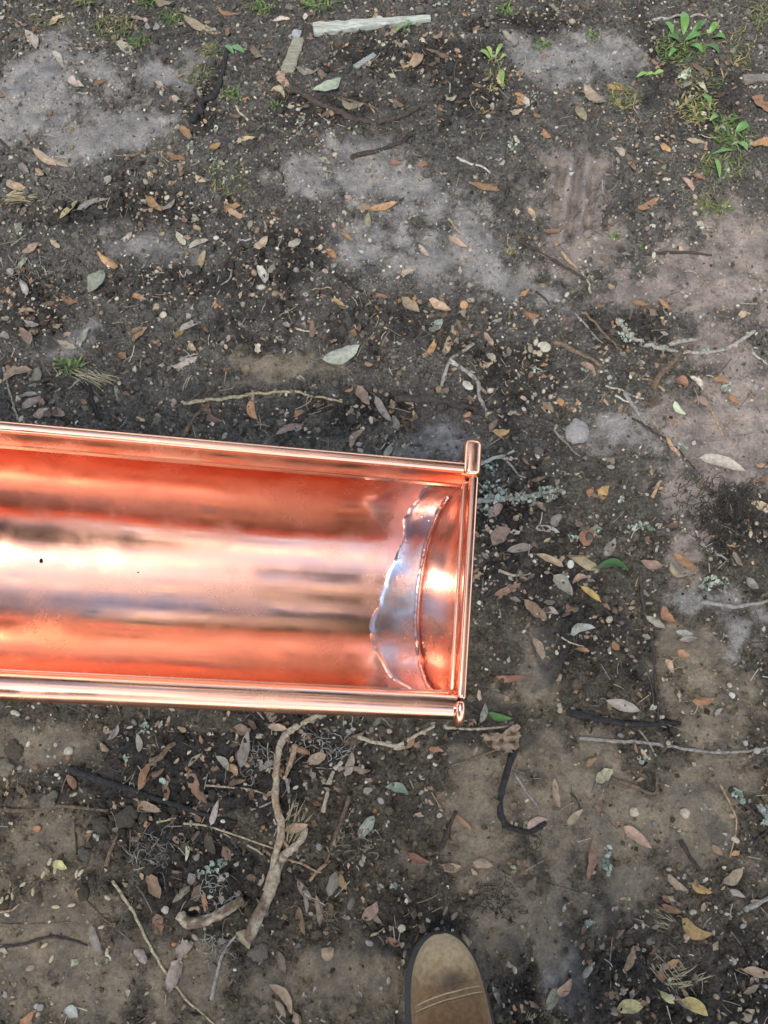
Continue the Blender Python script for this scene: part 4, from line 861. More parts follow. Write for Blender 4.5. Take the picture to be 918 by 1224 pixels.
w3 = empty('weed', tuple(float(v) for v in at(590, 75)))
for i, (a, b, c, d, w) in enumerate([(586,73,572,68,7),(588,72,580,62,6),(592,70,600,60,6),(596,74,606,72,5),(598,84,600,104,8)]):
    broad(w3, a, b, c, d, w, [(.16, .26, .06), (.26, .32, .08)][i % 2], 840 + i, .010)
P, rad = gpath([(584,75),(592,72),(598,86)], 2, None, .1, 2.5, 5); V, F = tube(P - np.array(w3.location), rad, 5, 0); link('stem', qmesh('stem', V, F, M_GRASS, (.16, .2, .06)), w3)
tag(w3, 'small yellow green sprig right of the white board', 'weed')
w4 = empty('weed', tuple(float(v) for v in at(778, 91)))
for i, (a, b, c, d, w) in enumerate([(760,94,772,92,6),(770,92,782,91,6),(780,92,794,86,7)]):
    broad(w4, a, b, c, d, w, (.20, .33, .09), 850 + i, .005)
tag(w4, 'bright green leaf strip left of the white leaf', 'weed')
w5 = empty('weed', tuple(float(v) for v in at(482, 38)))
for i, (a, b, c, d, w) in enumerate([(482,38,474,44,6),(483,38,492,34,6),(484,40,490,46,5)]):
    broad(w5, a, b, c, d, w, (.12, .24, .06), 860 + i, .006)
tag(w5, 'tiny green seedling against the front of the white board', 'weed')
w6 = empty('weed', tuple(float(v) for v in at(285, 62)))
for i, (a, b, c, d, w) in enumerate([(276,58,292,64,10),(280,66,270,60,7)]):
    broad(w6, a, b, c, d, w, (.12, .24, .09), 870 + i, .006)
tag(w6, 'small smooth green leaf sprout left of the bark chip', 'weed')

# ------------------------------------------------------------------ board, bark chip, stones, crumpled leaves
def at3(px, py): return np.array([float(v) for v in at(px, py)])
def plank(name, a, b, wpx0, wpx1, thick, col, label, cat, sd, tilt=.0, rot=0.0):
    """a split piece of wood, faceted and chamfered, from a to b (px)"""
    r = np.random.default_rng(sd); A, B = at3(*a), at3(*b); m = mpp(*a); k = 16
    ax = (B - A); ax[2] = 0; Ln = np.linalg.norm(ax); ax /= Ln; sd_ = np.array((-ax[1], ax[0], 0)); V = []
    for i in range(k):
        u = i / (k - 1); hw = (wpx0 + (wpx1 - wpx0) * u) * m / 2 * (1 + .05 * r.standard_normal()); t = thick * (1 - .35 * u) * (1 + .06 * r.standard_normal())
        if i == 0: hw *= .8
        c = A + ax * Ln * u; c[2] = (A[2] + B[2]) / 2 + tilt * (u - .5)
        ch = min(hw, t) * .25
        for (s, z) in [(-hw, 0), (-hw, t - ch), (-hw + ch, t), (-.1 * hw, t + ch * .3 * r.normal()), (hw - ch, t * .94), (hw, t - ch * 1.4), (hw, 0), (0, -.001)]:
            V.append(c + sd_ * s + np.array((0, 0, z)))
    V = np.array(V); o0 = at3((a[0] + b[0]) / 2, (a[1] + b[1]) / 2); V -= o0; F = grid_faces(k, 8, True)
    n0 = len(V); V = np.vstack([V, V[:8].mean(0), V[-8:].mean(0)])
    F = np.vstack([F, [(n0, (j + 1) % 8, j, j) for j in range(8)], [(n0 + 1, (k - 1) * 8 + j, (k - 1) * 8 + (j + 1) % 8, (k - 1) * 8 + (j + 1) % 8) for j in range(8)]])
    o = link(name, qmesh(name, V, F, M_WOOD, (col,) * len(V), False)); o.location = o0; return tag(o, label, cat)
def mat_wood():
    m, t, b = nodes('weathered_wood')
    a = N(t, 'ShaderNodeAttribute', attribute_name='Col'); tc = N(t, 'ShaderNodeTexCoord'); mp = N(t, 'ShaderNodeMapping')
    mp.inputs['Scale'].default_value = (40, 500, 300); mp.inputs['Rotation'].default_value = (0, 0, R(-6)); L(t, tc.outputs['Object'], mp.inputs[0])
    n = N(t, 'ShaderNodeTexNoise', Scale=1.0, Detail=6.0, Roughness=.6); L(t, mp.outputs[0], n.inputs['Vector'])
    r = ramp(t, [(.3, .5), (.6, 1.2)]); L(t, n.outputs[0], r.inputs[0]); c = mixrgb(t, 'MULTIPLY', 1.0, a.outputs['Color'], r.outputs[0])
    n2 = N(t, 'ShaderNodeTexNoise', Scale=60.0, Detail=5.0, Roughness=.6); L(t, tc.outputs['Object'], n2.inputs['Vector'])
    r2 = ramp(t, [(.5, 0.0), (.7, .5)]); L(t, n2.outputs[0], r2.inputs[0]); c = mixrgb(t, 'MIX', r2.outputs[0], c, (.20, .21, .13, 1))
    L(t, c, b.inputs['Base Color']); b.inputs['Roughness'].default_value = .8
    bp = N(t, 'ShaderNodeBump', Strength=.5, Distance=.001); L(t, n.outputs[0], bp.inputs['Height']); L(t, bp.outputs[0], b.inputs['Normal']); return m
M_WOOD = mat_wood()
plank('board', (375, 39), (514, 26), 17, 7, .013, (.40, .41, .36), 'white weathered board splinter lying near the top edge', 'board', 21)
plank('bark_chip', (343, 90), (357, 50), 17, 14, .009, (.25, .235, .17), 'grey bark chip standing left of the dark root', 'bark', 22)
plank('bark_chip', (352, 48), (356, 38), 13, 10, .006, (.33, .33, .34), 'small lilac grey chip above the bark chip', 'bark', 23)
plank('wood_chip', (424, 82), (448, 66), 8, 6, .005, (.24, .25, .24), 'small grey wood splinter under the white board', 'wood', 24)
plank('wood_chip', (886, 98), (922, 95), 12, 10, .008, (.16, .14, .12), 'dark grey wood piece at the right edge below the weed', 'wood', 25)
plank('wood_chip', (905, 962), (922, 985), 7, 7, .006, (.24, .24, .22), 'grey bark piece crossing the mint lichen stick', 'wood', 26)
def stone(px, py, d, col, label, sd, flat_=.75, name='stone', mat=M_PEB, cat='stone', k=.05):
    o0 = at3(px, py); s = d / 2 * float(mpp(px, py)); V = lumpy(IC3, k, sd) * np.array((s, s * .95, s * flat_))
    V = V * (1 + (.55 if mat is M_CRUMB else .28) * fbm(V[:, 0] + .7 * V[:, 2], V[:, 1] - .7 * V[:, 2], 1.6 / s, 4, sd, .6))[:, None]
    o = link(name, mesh(name, V, IC3F, mat, (col,) * len(V))); o.location = o0 + np.array((0, 0, s * flat_ * .45)); return tag(o, label, cat)
stone(690, 519, 29, (.27, .25, .235), 'round grey stone right of the gutter end', 31)
stone(652, 417, 13, (.42, .39, .31), 'small beige stone left of the brown straight stick', 32)
stone(645, 423, 8, (.40, .34, .24), 'tiny beige stone touching the larger beige one', 33)
stone(120, 987, 17, (.065, .054, .04), 'dark clod left of the beard lichen', 34, mat=M_CRUMB)
stone(153, 978, 26, (.06, .05, .038), 'large dark clod just above the beard lichen', 35, .5, mat=M_CRUMB)
stone(6, 917, 22, (.16, .135, .10), 'tan clod at the left edge below the gutter', 36, .5, mat=M_CRUMB)
stone(58, 957, 20, (.12, .105, .08), 'rounded brown clod above the brown root at left', 37, .5, mat=M_CRUMB)
stone(100, 1022, 16, (.09, .08, .07), 'dark clod left of the mustard brown leaf', 38, .5, mat=M_CRUMB)
stone(308, 1140, 24, (.12, .105, .085), 'flat round clod right of the forked root base', 39, .3, mat=M_CRUMB)
stone(18, 897, 24, (.075, .062, .045), 'wide dark clod below the gutter at far left', 40, .4, mat=M_CRUMB)
stone(82, 898, 11, (.40, .36, .29), 'pale oval pebble below the gutter at left', 41)
stone(554, 366, 10, (.44, .25, .13), 'small orange stone left of the lilac clay', 42)
stone(757, 971, 11, (.46, .38, .27), 'beige knob left of a second curled shell', 43)
stone(818, 972, 12, (.46, .38, .27), 'beige curled shell on the tan clay at lower right', 44)
stone(480, 740 + 370, 9, (.45, .40, .30), 'cream seed above the boot toe at left', 45)
stone(198, 1088, 9, (.42, .36, .30), 'pale round seed left of the mottled stick', 46)
def seeds():
    it = []
    for (a, b, an) in [(2,1077,1.4),(9,1074,1.3),(15,1071,1.7),(27,1058,.7),(40,1066,1.6),(52,1045,1.2),(60,1030,1.2),(97,1043,.9),(92,1045,1.5),(66,1040,1.5),(86,1082,.2),(67,1084,0.),(122,1108,.3),(128,1138,1.5),(53,1130,.6),(62,1146,1.2),(88,950,.4),(230,1086,.4)]:
        o0 = at3(a, b); s = 5.2 * float(mpp(a, b)); V = lumpy(IC2, .03, a) * np.array((s, s * .42, s * .35))
        o = link('seed', mesh('seed', V, IC2F, M_PEB, ((.46, .38, .24),) * len(V))); o.location = o0 + np.array((0, 0, s * .2)); o.rotation_euler.z = an
        tag(o, cat='seed', group='pale husks on the tan clay at left'); it.append((o, a, b, 'pale slender'))
    autolabel(it, 'seed husk')
seeds()
def bigleaf(outline, col, label, sd, amp, name='crumpled_leaf', curl=.0):
    """a large irregular leaf from its outline (px), curled and ribbed, with real thickness"""
    P = np.array(outline, float); n = len(P); Q = spline(np.vstack([P, P[:1]]), 61)[:-1]; c = P.mean(0); r = np.random.default_rng(sd)
    Q = c + (Q - c) * (1 + .07 * r.standard_normal(len(Q)))[:, None]
    rings = [1.0, .8, .55, .3, .08]; V = []
    for q in rings:
        for p in Q: V.append(c + (p - c) * q)
    V = np.array(V); x, y, z = at(V[:, 0], V[:, 1]); o0 = at3(*c)
    rho = np.repeat(rings, len(Q)); zz_ = .003 + amp * (rho ** 2) * (.5 + .5 * np.sin(np.arctan2(y - o0[1], x - o0[0]) * 2 + sd)) + .30 * amp * np.sin(x * 420 + sd) + .22 * amp * np.sin(y * 510) + .5 * amp * fbm(x, y, 120, 3, sd)
    z = .4 * (z - o0[2]) + zz_; V = np.stack([x - o0[0], y - o0[1], z], 1); F = grid_faces(len(rings), len(Q), True)
    k = len(V); V2 = V - np.array((0, 0, .0006)); VV = np.vstack([V, V2]); F2 = F[:, ::-1] + k
    m = len(Q); rim = np.array([(j, (j + 1) % m, (j + 1) % m + k, j + k) for j in range(m)])
    UVs = np.stack([(VV[:, 0] / max(abs(VV[:, 0]).max(), 1e-6) + 1) / 2, (VV[:, 1] / max(abs(VV[:, 1]).max(), 1e-6) + 1) / 2], 1)
    o = link(name, mesh(name, VV, np.vstack([F, F2, rim]), M_LEAF, (col,) * len(VV), UVs)); o.location = o0; return tag(o, label, 'leaf')
bigleaf([(572,880),(585,876),(598,879),(606,872),(617,866),(621,874),(620,888),(613,900),(598,901),(588,896),(580,888)], (.34, .255, .185), 'crumpled pinkish tan leaf right below the gutter end', 61, .015)
bigleaf([(200,1165),(205,1150),(213,1146),(211,1138),(213,1130),(222,1124),(231,1125),(231,1132),(223,1141),(218,1147),(219,1158),(214,1172),(207,1185),(200,1180)], (.33, .27, .22), 'twisted grey tan leaf lying over the straw coloured stem', 62, .006)

# ------------------------------------------------------------------ the copper gutter
GW = .152
def cam2w(px, py, d):
    a = (px - PW / 2) / FPX * d; b = -(py - PH / 2) / FPX * d
    return Vector((a, b * cp + d * sp, CH + b * sp - d * cp))
def v2w(x, y, z): return Vector((x, y * cp - z * sp, y * sp + z * cp))
AXIS = v2w(5.88, -.469, -1).normalized()
GD0 = .545
CAPX = cam2w(568, 557.5, 0)  # placeholder, ray only
back_dir = cam2w(563, 557.0, 1) - Vector((0, 0, CH)); front_dir = cam2w(556, 862, 1) - Vector((0, 0, CH))
# the opening plane: roll about the axis
ROLL = R(12)
upc = v2w(0, math.sin(ROLL), math.cos(ROLL)); up_ = (upc - AXIS * upc.dot(AXIS)).normalized()
acr = AXIS.cross(up_)               # towards the bottom of the photo
if acr.y > 0: acr = -acr
# depth of the back corner so that front corner lands on its ray (least squares over depth)
best = None
for i in range(400):
    d = .45 + i * .0005; p = Vector((0, 0, CH)) + back_dir * d; q = p + acr * GW
    zc = q.y * sp - (q.z - CH) * cp; 
    yy_ = PH / 2 - FPX * (q.y * cp + (q.z - CH) * sp) / zc
    if best is None or abs(yy_ - 862) < best[0]: best = (abs(yy_ - 862), d, p)
G0 = best[2]
GM = Matrix((tuple(-AXIS) + (0,), tuple(acr) + (0,), tuple(up_) + (0,), (0, 0, 0, 1))).transposed()
gut = empty('gutter'); GM.translation = G0; gut.matrix_world = GM
# local frame: +x runs along the trough away from the cap, +y from back rim to front bead, +z up
def mat_copper(name='polished_copper', base=(.87, .45, .315), rough=.18, flux=True):
    m, t, b = nodes(name); b.inputs['Metallic'].default_value = 1.0
    tc = N(t, 'ShaderNodeTexCoord')
    mp = N(t, 'ShaderNodeMapping'); mp.inputs['Scale'].default_value = (2.5, 30, 30); L(t, tc.outputs['Object'], mp.inputs[0])
    n1 = N(t, 'ShaderNodeTexNoise', Scale=1.0, Detail=5.0, Roughness=.55); L(t, mp.outputs[0], n1.inputs['Vector'])
    mp2 = N(t, 'ShaderNodeMapping'); mp2.inputs['Scale'].default_value = (9, 1500, 1500); L(t, tc.outputs['Object'], mp2.inputs[0])
    n2 = N(t, 'ShaderNodeTexNoise', Scale=1.0, Detail=3.0); L(t, mp2.outputs[0], n2.inputs['Vector'])
    n3 = N(t, 'ShaderNodeTexNoise', Scale=11.0, Detail=2.0); L(t, tc.outputs['Object'], n3.inputs['Vector'])
    b1 = N(t, 'ShaderNodeBump', Strength=.20, Distance=.0010); L(t, n1.outputs[0], b1.inputs['Height'])
    b2 = N(t, 'ShaderNodeBump', Strength=.10, Distance=.0001); L(t, n2.outputs[0], b2.inputs['Height']); L(t, b1.outputs[0], b2.inputs['Normal'])
    b3 = N(t, 'ShaderNodeBump', Strength=.35, Distance=.005); L(t, n3.outputs[0], b3.inputs['Height']); L(t, b2.outputs[0], b3.inputs['Normal'])
    L(t, b3.outputs[0], b.inputs['Normal'])
    n4 = N(t, 'ShaderNodeTexNoise', Scale=30.0, Detail=6.0, Roughness=.6); L(t, tc.outputs['Object'], n4.inputs['Vector'])
    rr = ramp(t, [(.36, rough * .6), (.5, rough), (.66, rough * 1.7)]); L(t, n4.outputs[0], rr.inputs[0])
    if flux:
        # pink acid-cleaned halo left by soldering near the cap
        sx = N(t, 'ShaderNodeSeparateXYZ'); L(t, tc.outputs['Object'], sx.inputs[0])
        n5 = N(t, 'ShaderNodeTexNoise', Scale=26.0, Detail=4.0, Roughness=.6); L(t, tc.outputs['Object'], n5.inputs['Vector'])
        ad = N(t, 'ShaderNodeMath', operation='MULTIPLY_ADD'); L(t, n5.outputs[0], ad.inputs[0]); ad.inputs[1].default_value = .035; L(t, sx.outputs['X'], ad.inputs[2])
        rf = ramp(t, [(.0, 1.0), (.0505, 1.0), (.056, 0.0)]); L(t, ad.outputs[0], rf.inputs[0])
        c = mixrgb(t, 'MIX', rf.outputs[0], base + (1,), (.86, .53, .47, 1)); L(t, c, b.inputs['Base Color'])
        r2 = N(t, 'ShaderNodeMix'); r2.data_type = 'FLOAT'; L(t, rf.outputs[0], r2.inputs[0]); L(t, rr.outputs[0], r2.inputs[2]); r2.inputs[3].default_value = .42
        L(t, r2.outputs[0], b.inputs['Roughness'])
    else:
        b.inputs['Base Color'].default_value = base + (1,); L(t, rr.outputs[0], b.inputs['Roughness'])
    return m
def mat_solder():
    m, t, b = nodes('solder'); b.inputs['Metallic'].default_value = 1.0
    tc = N(t, 'ShaderNodeTexCoord'); n = N(t, 'ShaderNodeTexNoise', Scale=60.0, Detail=5.0, Roughness=.6); L(t, tc.outputs['Object'], n.inputs['Vector'])
    r = ramp(t, [(.42, (.52, .54, .61)), (.58, (.66, .48, .44))]); L(t, n.outputs[0], r.inputs[0]); L(t, r.outputs[0], b.inputs['Base Color'])
    n2 = N(t, 'ShaderNodeTexNoise', Scale=500.0, Detail=4.0); L(t, tc.outputs['Object'], n2.inputs['Vector'])
    rr = ramp(t, [(.3, .14), (.7, .32)]); L(t, n.outputs[0], rr.inputs[0]); L(t, rr.outputs[0], b.inputs['Roughness'])
    bp = N(t, 'ShaderNodeBump', Strength=.15, Distance=.0005); L(t, n2.outputs[0], bp.inputs['Height']); L(t, bp.outputs[0], b.inputs['Normal']); return m
M_CU = mat_copper(); M_CU2 = mat_copper('copper_edge', (.93, .49, .33), .19, False); M_SOL = mat_solder()
RG = .0655; CY = GW / 2 - .001; ZT = -.014      # arc centre and springing height
def arc_pt(t, r=RG):  # t 0 back .. 1 front
    a = math.pi * t; return CY - r * math.cos(a), ZT - r * 1.02 * math.sin(a)
def solidify(V, F, nrm_fn): pass
def sweep(profile, xs, name, mat, closed=False, parent=gut, th=.0007, wave=None, smooth=True):
    """profile (y, z) points swept along x; an open profile gets the sheet's thickness"""
    P = np.array(profile, float)
    if not closed:
        T = np.gradient(P, axis=0); T /= np.linalg.norm(T, axis=1)[:, None]; Nn = np.stack([T[:, 1], -T[:, 0]], 1)
        P = np.vstack([P, (P - Nn * -th)[::-1]])
    V = []
    for x in xs:
        for (y, z) in P: V.append((x, y, z))
    V = np.array(V); k = len(P); F = grid_faces(len(xs), k, True)
    me_ = mesh(name, V, F, mat, None, None, smooth)
    me_.update()
    return link(name, me_, parent)
XS = np.concatenate([np.linspace(.0, .06, 10), np.linspace(.08, 1.15, 40)])
# body of the trough
prof = [arc_pt(t) for t in np.linspace(0.0, 1.0, 64)]
trough = sweep(prof, XS, 'trough', M_CU)
# back flange: leans outwards from the springing line to the folded hem
yb, zb = arc_pt(0)
fl_prof = [(yb + .0004, zb - .001), (yb - .002, zb + .001), (.0035, -.0045), (.0022, -.002)]
sweep(fl_prof, XS, 'back_flange', M_CU2)
hem = [(.0012 + .0032 * math.cos(a), -.0010 + .0024 * math.sin(a)) for a in np.linspace(0, 2 * math.pi, 14, endpoint=False)]
sweep(hem, XS, 'back_hem', M_CU2, True)
# front: short rise then rolled bead
yf, zf = arc_pt(1); BR = .0082
bead = [(GW - BR + BR * math.cos(a), -.006 + BR * math.sin(a)) for a in np.linspace(R(185), R(185 - 350), 40)]
sweep(bead, XS, 'front_bead', M_CU2)
sweep([(yf, zf - .0006), (yf + .0002, -.011), (GW - 2 * BR - .0008, -.0065)], XS, 'front_lip', M_CU)
# end cap: a dished half-round plate with a rolled rim that hooks over both rims
def capx(z): return .0105 * min(1, max(0, (-z - .006) / .075)) ** .8
def cap():
    o = None; n = 48; rings = np.linspace(0, 1, 12); V = []; 
    def outline(r_):
        pts = []
        for t in np.linspace(0, 1, n): y, z = arc_pt(t, r_); pts.append((y, z))
        return pts
    top = -.004
    for q in rings:
        for (y, z) in outline(RG - .0004):
            # between the flat chord at the top (q=0) and the arc (q=1)
            zz = top + (z - top) * q; V.append((capx(zz) - .0012 + .0016 * (1 - q) * math.sin(q * 3.1), y, zz))
    F = grid_faces(len(rings), n); k = len(V); V = np.array(V); V2 = V - np.array((.0008, 0, 0))
    VV = np.vstack([V, V2]); FF = np.vstack([F, F[:, ::-1] + k])
    return link('end_cap', mesh('end_cap', VV, FF, M_CU2FX), gut)
M_CU2FX = mat_copper('copper_cap', (.86, .46, .34), .26, False)
capo = cap()
# rolled rim around the cap: arc, seen edge-on as a double ridge
def tube_local(pts, r, n=10, name='cap_rim', mat=M_CU2, parent=None, flatx=1.0):
    P = np.array(pts); V, F = tube(P, r, n, 0, True, 1)
    return link(name, qmesh(name, V, F, mat), parent or gut)
rim = [( -.0022, *arc_pt(t, RG + .0012)) for t in np.linspace(0, 1, 50)]
tube_local(rim, .0022, parent=capo)
def boxb(name, x0, x1, y0, y1, z0, z1, mat, bev=.0012, parent=gut, sk=0.0):
    import bmesh
    bm = bmesh.new(); bmesh.ops.create_cube(bm, size=1)
    for v in bm.verts: v.co = Vector((x0 + (v.co.x + .5) * (x1 - x0), y0 + (v.co.y + .5) * (y1 - y0), z0 + (v.co.z + .5) * (z1 - z0)))
    bmesh.ops.bevel(bm, geom=bm.edges[:], offset=bev, segments=3, profile=.5, affect='EDGES')
    me_ = bpy.data.meshes.new(name); bm.to_mesh(me_); bm.free(); me_.materials.append(mat)
    for p in me_.polygons: p.use_smooth = True
    return link(name, me_, parent)
# top bar of the cap: the folded flange running from back tab to front hook
boxb('cap_flange', -.0052, -.0001, .006, GW - .012, -.006, .0012, M_CU2, .0016)
boxb('cap_flange_fold', .0008, .0036, .010, GW - .017, -.0075, -.0035, M_CU2, .0012)
boxb('cap_back_tab', -.0060, .0048, -.0165, .0065, -.0075, .0036, M_CU2, .0036)
tube_local([(-.0010 - .0002 * k, GW - .0085 + .0098 * math.cos(a), -.0062 + .0098 * math.sin(a)) for k, a in enumerate(np.linspace(R(100), R(-150), 24))], .0030, 10, 'cap_front_hook')
disc = [(-.0018, GW - BR + .0098 * math.cos(a), -.006 + .0098 * math.sin(a)) for a in np.linspace(0, 2 * math.pi, 24, endpoint=False)]
V = np.vstack([np.array(disc) - (.0012, 0, 0), np.array(disc) + (.0008, 0, 0)]); F = np.vstack([grid_faces(2, 24, True), [(i, j, k_, k_) for base_, sg in ((0, 1), (24, -1)) for i, j, k_ in [(base_, base_ + q, base_ + q + 1)[::sg] for q in range(1, 23)]]])
link('bead_plug', qmesh('bead_plug', V, F, M_CU2, None, False), gut)
# solder: a tinned patch flowed over the trough floor, raised fillet at the seam, beads along its edge
def solder_patch():
    n, k = 120, 16; V = []; r = np.random.default_rng(4)
    ts = np.linspace(.02, .955, n); nz = fbm(ts * 1.0, ts * 0 + 3, 14, 4, 77); nf = fbm(ts, ts * 0 + 8, 70, 3, 78)
    for i, t in enumerate(ts):
        # width along x, wider towards the floor's front half
        w = .0180 + .011 * math.exp(-((t - .62) / .16) ** 2) - .006 * math.exp(-((t - .9) / .08) ** 2) + .0045 * nz[i] + .0011 * nf[i]
        if t > .80: w *= 1 - .72 * ((t - .80) / .155) ** 1.5
        for j in range(k):
            q = j / (k - 1); x = .0005 + w * q + capx(arc_pt(t)[1])
            e = .00045 * math.sin(math.pi * min(1, q * 1.0)) ** .4 + .0008 * (1 - q) ** 6
            e += .0002 * max(0, 1 - abs(q - .96) / .05) * (1 + nf[i] * 3)
            if j == k - 1: e = -.0002
            y, z = arc_pt(t, RG - .0002 - e - .00025 * nz[i] * math.sin(q * 9)); V.append((x, y, z))
    V = np.array(V); return link('solder_patch', mesh('solder_patch', V, grid_faces(n, k), M_SOL), gut)
solder_patch()
ts = np.linspace(.09, .955, 150); rj = np.random.default_rng(6)
fil = np.array([(.0010 + capx(arc_pt(t)[1]) + .0002 * math.sin(t * 47), *arc_pt(t, RG - .0010)) for t in ts])
V, F = tube(fil, .0014 * (1 + .25 * np.convolve(rj.standard_normal(154), np.ones(5) / 5, 'valid') * 1.5), 8, .04, True, 3); link('solder_fillet', qmesh('solder_fillet', V, F, M_SOL), gut)
for t0, xx in [(.33, .026), (.345, .0245), (.36, .0262), (.30, .0238), (.20, .017), (.215, .012), (.80, .029)]:
    V = lumpy(IC2, .06, int(t0 * 1000)) * np.array((.0012, .001, .0007)); y, z = arc_pt(t0, RG - .0006)
    o = link('solder_drop', mesh('solder_drop', V, IC2F, M_SOL), gut); o.location = (xx, y, z)
for o in gut.children_recursive:
    for v in o.data.vertices: v.co.x += .035 * (v.co.y + o.location.y)
tag(gut, 'shiny half round copper gutter with soldered end cap held above the ground', 'gutter')
# speck of dirt on the trough floor
def speck(px, py, s, label, sd):
    o_dir = cam2w(px, py, 1) - Vector((0, 0, CH)); MI = GM.inverted(); o_ = MI @ Vector((0, 0, CH)); d_ = (MI.to_3x3() @ o_dir).normalized()
    # march to the trough
    t = .3
    for _ in range(4000):
        p = o_ + d_ * t
        if p.z < ZT and math.hypot(p.y - CY, (p.z - ZT) / 1.02) >= RG - .0006: break
        t += .0002
    V = lumpy(IC2, .12, sd) * np.array(s); o = link('dirt_speck', mesh('dirt_speck', V, IC2F, M_CRUMB, ((.02, .015, .012),) * len(V)))
    o.location = GM @ p; tag(o, label, 'speck')
speck(49, 670, (.0012, .0016, .0007), 'small black dirt speck on the pale streak inside the gutter', 5)
speck(165, 684, (.0007, .0004, .0003), 'tiny dark grain inside the gutter right of the speck', 6)

# ------------------------------------------------------------------ the boot
BX0, BY0, _ = [float(v) for v in at(524, 1115)]
boot = empty('boot', (BX0, BY0 + .002, float(height(np.array([BX0]), np.array([BY0 - .08]))[0]) + .002), (0, 0, R(7)))
# local: toe tip at origin, foot runs towards -y
def half_w(s):      # outline of the sole: (left, right) half widths at distance s behind the tip
    L0 = .075; f = math.sqrt(max(0, 1 - (1 - min(s, L0) / L0) ** 2)); b = .046 + .006 * min(1, max(0, (s - .06) / .08))
    if s > .15: b -= .014 * math.sin(min(1, (s - .15) / .07) * math.pi / 2)
    if s > .26: b *= math.sqrt(max(0, 1 - ((s - .26) / .045) ** 2))
    return b * f ** .9
SS = np.concatenate([.001 + .03 * np.linspace(0, 1, 12) ** 2, np.linspace(.036, .26, 26), .26 + .0445 * np.sin(np.linspace(.15, 1, 9) * math.pi / 2)])
def loft_boot(name, hf, inset, z0, mat, n=26, smax=None, ridge=None, parent=boot, yoff=0.0):
    V = []; ss = [s for s in SS if smax is None or s <= smax]
    for s in ss:
        w = max(half_w(s) - inset, .0012); h = hf(s)
        for j in range(n):
            a = math.pi * j / (n - 1); cx_ = math.copysign(abs(math.cos(a)) ** .82, math.cos(a)); cz = math.sin(a) ** .75
            dz_ = ridge(s, a) if ridge else 0
            V.append((w * cx_ * (1 - .06 * cz), -s - yoff * (1 - cz), z0 + (h + dz_) * cz))
    F = grid_faces(len(ss), n); return link(name, mesh(name, V, F, mat), parent)
def upper_h(s):
    f = math.sqrt(max(0, 1 - (1 - min(s, .05) / .05) ** 2)); h = .042 * f + .010 * min(1, s / .1)
    if s > .10: h += .045 * (min(1, (s - .10) / .09)) ** 1.5
    if s > .26: h *= math.sqrt(max(.02, 1 - ((s - .26) / .046) ** 2))
    return h
def mat_leather():
    m, t, b = nodes('nubuck_leather'); tc = N(t, 'ShaderNodeTexCoord'); sx = N(t, 'ShaderNodeSeparateXYZ'); L(t, tc.outputs['Object'], sx.inputs[0])
    n = N(t, 'ShaderNodeTexNoise', Scale=22.0, Detail=6.0, Roughness=.6); L(t, tc.outputs['Object'], n.inputs['Vector'])
    ma = N(t, 'ShaderNodeMath', operation='MULTIPLY_ADD'); L(t, n.outputs[0], ma.inputs[0]); ma.inputs[1].default_value = .05; L(t, sx.outputs['Y'], ma.inputs[2])
    mb = N(t, 'ShaderNodeMath', operation='ADD'); L(t, ma.outputs[0], mb.inputs[0]); mb.inputs[1].default_value = .11
    # mb = y + .11 + noise: 0.. .135 ; dusty scuffed toe, darker instep
    r = ramp(t, [(.0, (.115, .062, .028)), (.050, (.14, .078, .036)), (.085, (.19, .12, .062)), (.105, (.36, .265, .155)), (.14, (.41, .31, .19))])
    L(t, mb.outputs[0], r.inputs[0])
    # sides keep their dust
    ab = N(t, 'ShaderNodeMath', operation='ABSOLUTE'); L(t, sx.outputs['X'], ab.inputs[0]); rs = ramp(t, [(.030, 0.0), (.046, .75)]); L(t, ab.outputs[0], rs.inputs[0])
    c = mixrgb(t, 'MIX', rs.outputs[0], r.outputs[0], (.26, .175, .09, 1))
    # dark oily stain behind the toe
    vd = N(t, 'ShaderNodeVectorMath', operation='SUBTRACT'); L(t, tc.outputs['Object'], vd.inputs[0]); vd.inputs[1].default_value = (.004, -.047, .065)
    vs_ = N(t, 'ShaderNodeVectorMath', operation='MULTIPLY'); L(t, vd.outputs[0], vs_.inputs[0]); vs_.inputs[1].default_value = (1, 1.7, .3)
    ln = N(t, 'ShaderNodeVectorMath', operation='LENGTH'); L(t, vs_.outputs[0], ln.inputs[0])
    md = N(t, 'ShaderNodeMath', operation='MULTIPLY_ADD'); L(t, n.outputs[0], md.inputs[0]); md.inputs[1].default_value = .02; L(t, ln.outputs['Value'], md.inputs[2])
    r2 = ramp(t, [(.014, .75), (.034, 0.0)]); L(t, md.outputs[0], r2.inputs[0]); c = mixrgb(t, 'MIX', r2.outputs[0], c, (.05, .038, .036, 1))
    n3 = N(t, 'ShaderNodeTexNoise', Scale=160.0, Detail=5.0); L(t, tc.outputs['Object'], n3.inputs['Vector']); r3 = ramp(t, [(.36, .78), (.62, 1.12)]); L(t, n3.outputs[0], r3.inputs[0])
    c = mixrgb(t, 'MULTIPLY', 1.0, c, r3.outputs[0]); L(t, c, b.inputs['Base Color']); b.inputs['Roughness'].default_value = .85; b.inputs['Specular IOR Level'].default_value = .2
    n4 = N(t, 'ShaderNodeTexNoise', Scale=240.0, Detail=8.0, Roughness=.7); L(t, tc.outputs['Object'], n4.inputs['Vector']); bp = N(t, 'ShaderNodeBump', Strength=.6, Distance=.0012); L(t, n4.outputs[0], bp.inputs['Height']); L(t, bp.outputs[0], b.inputs['Normal'])
    return m
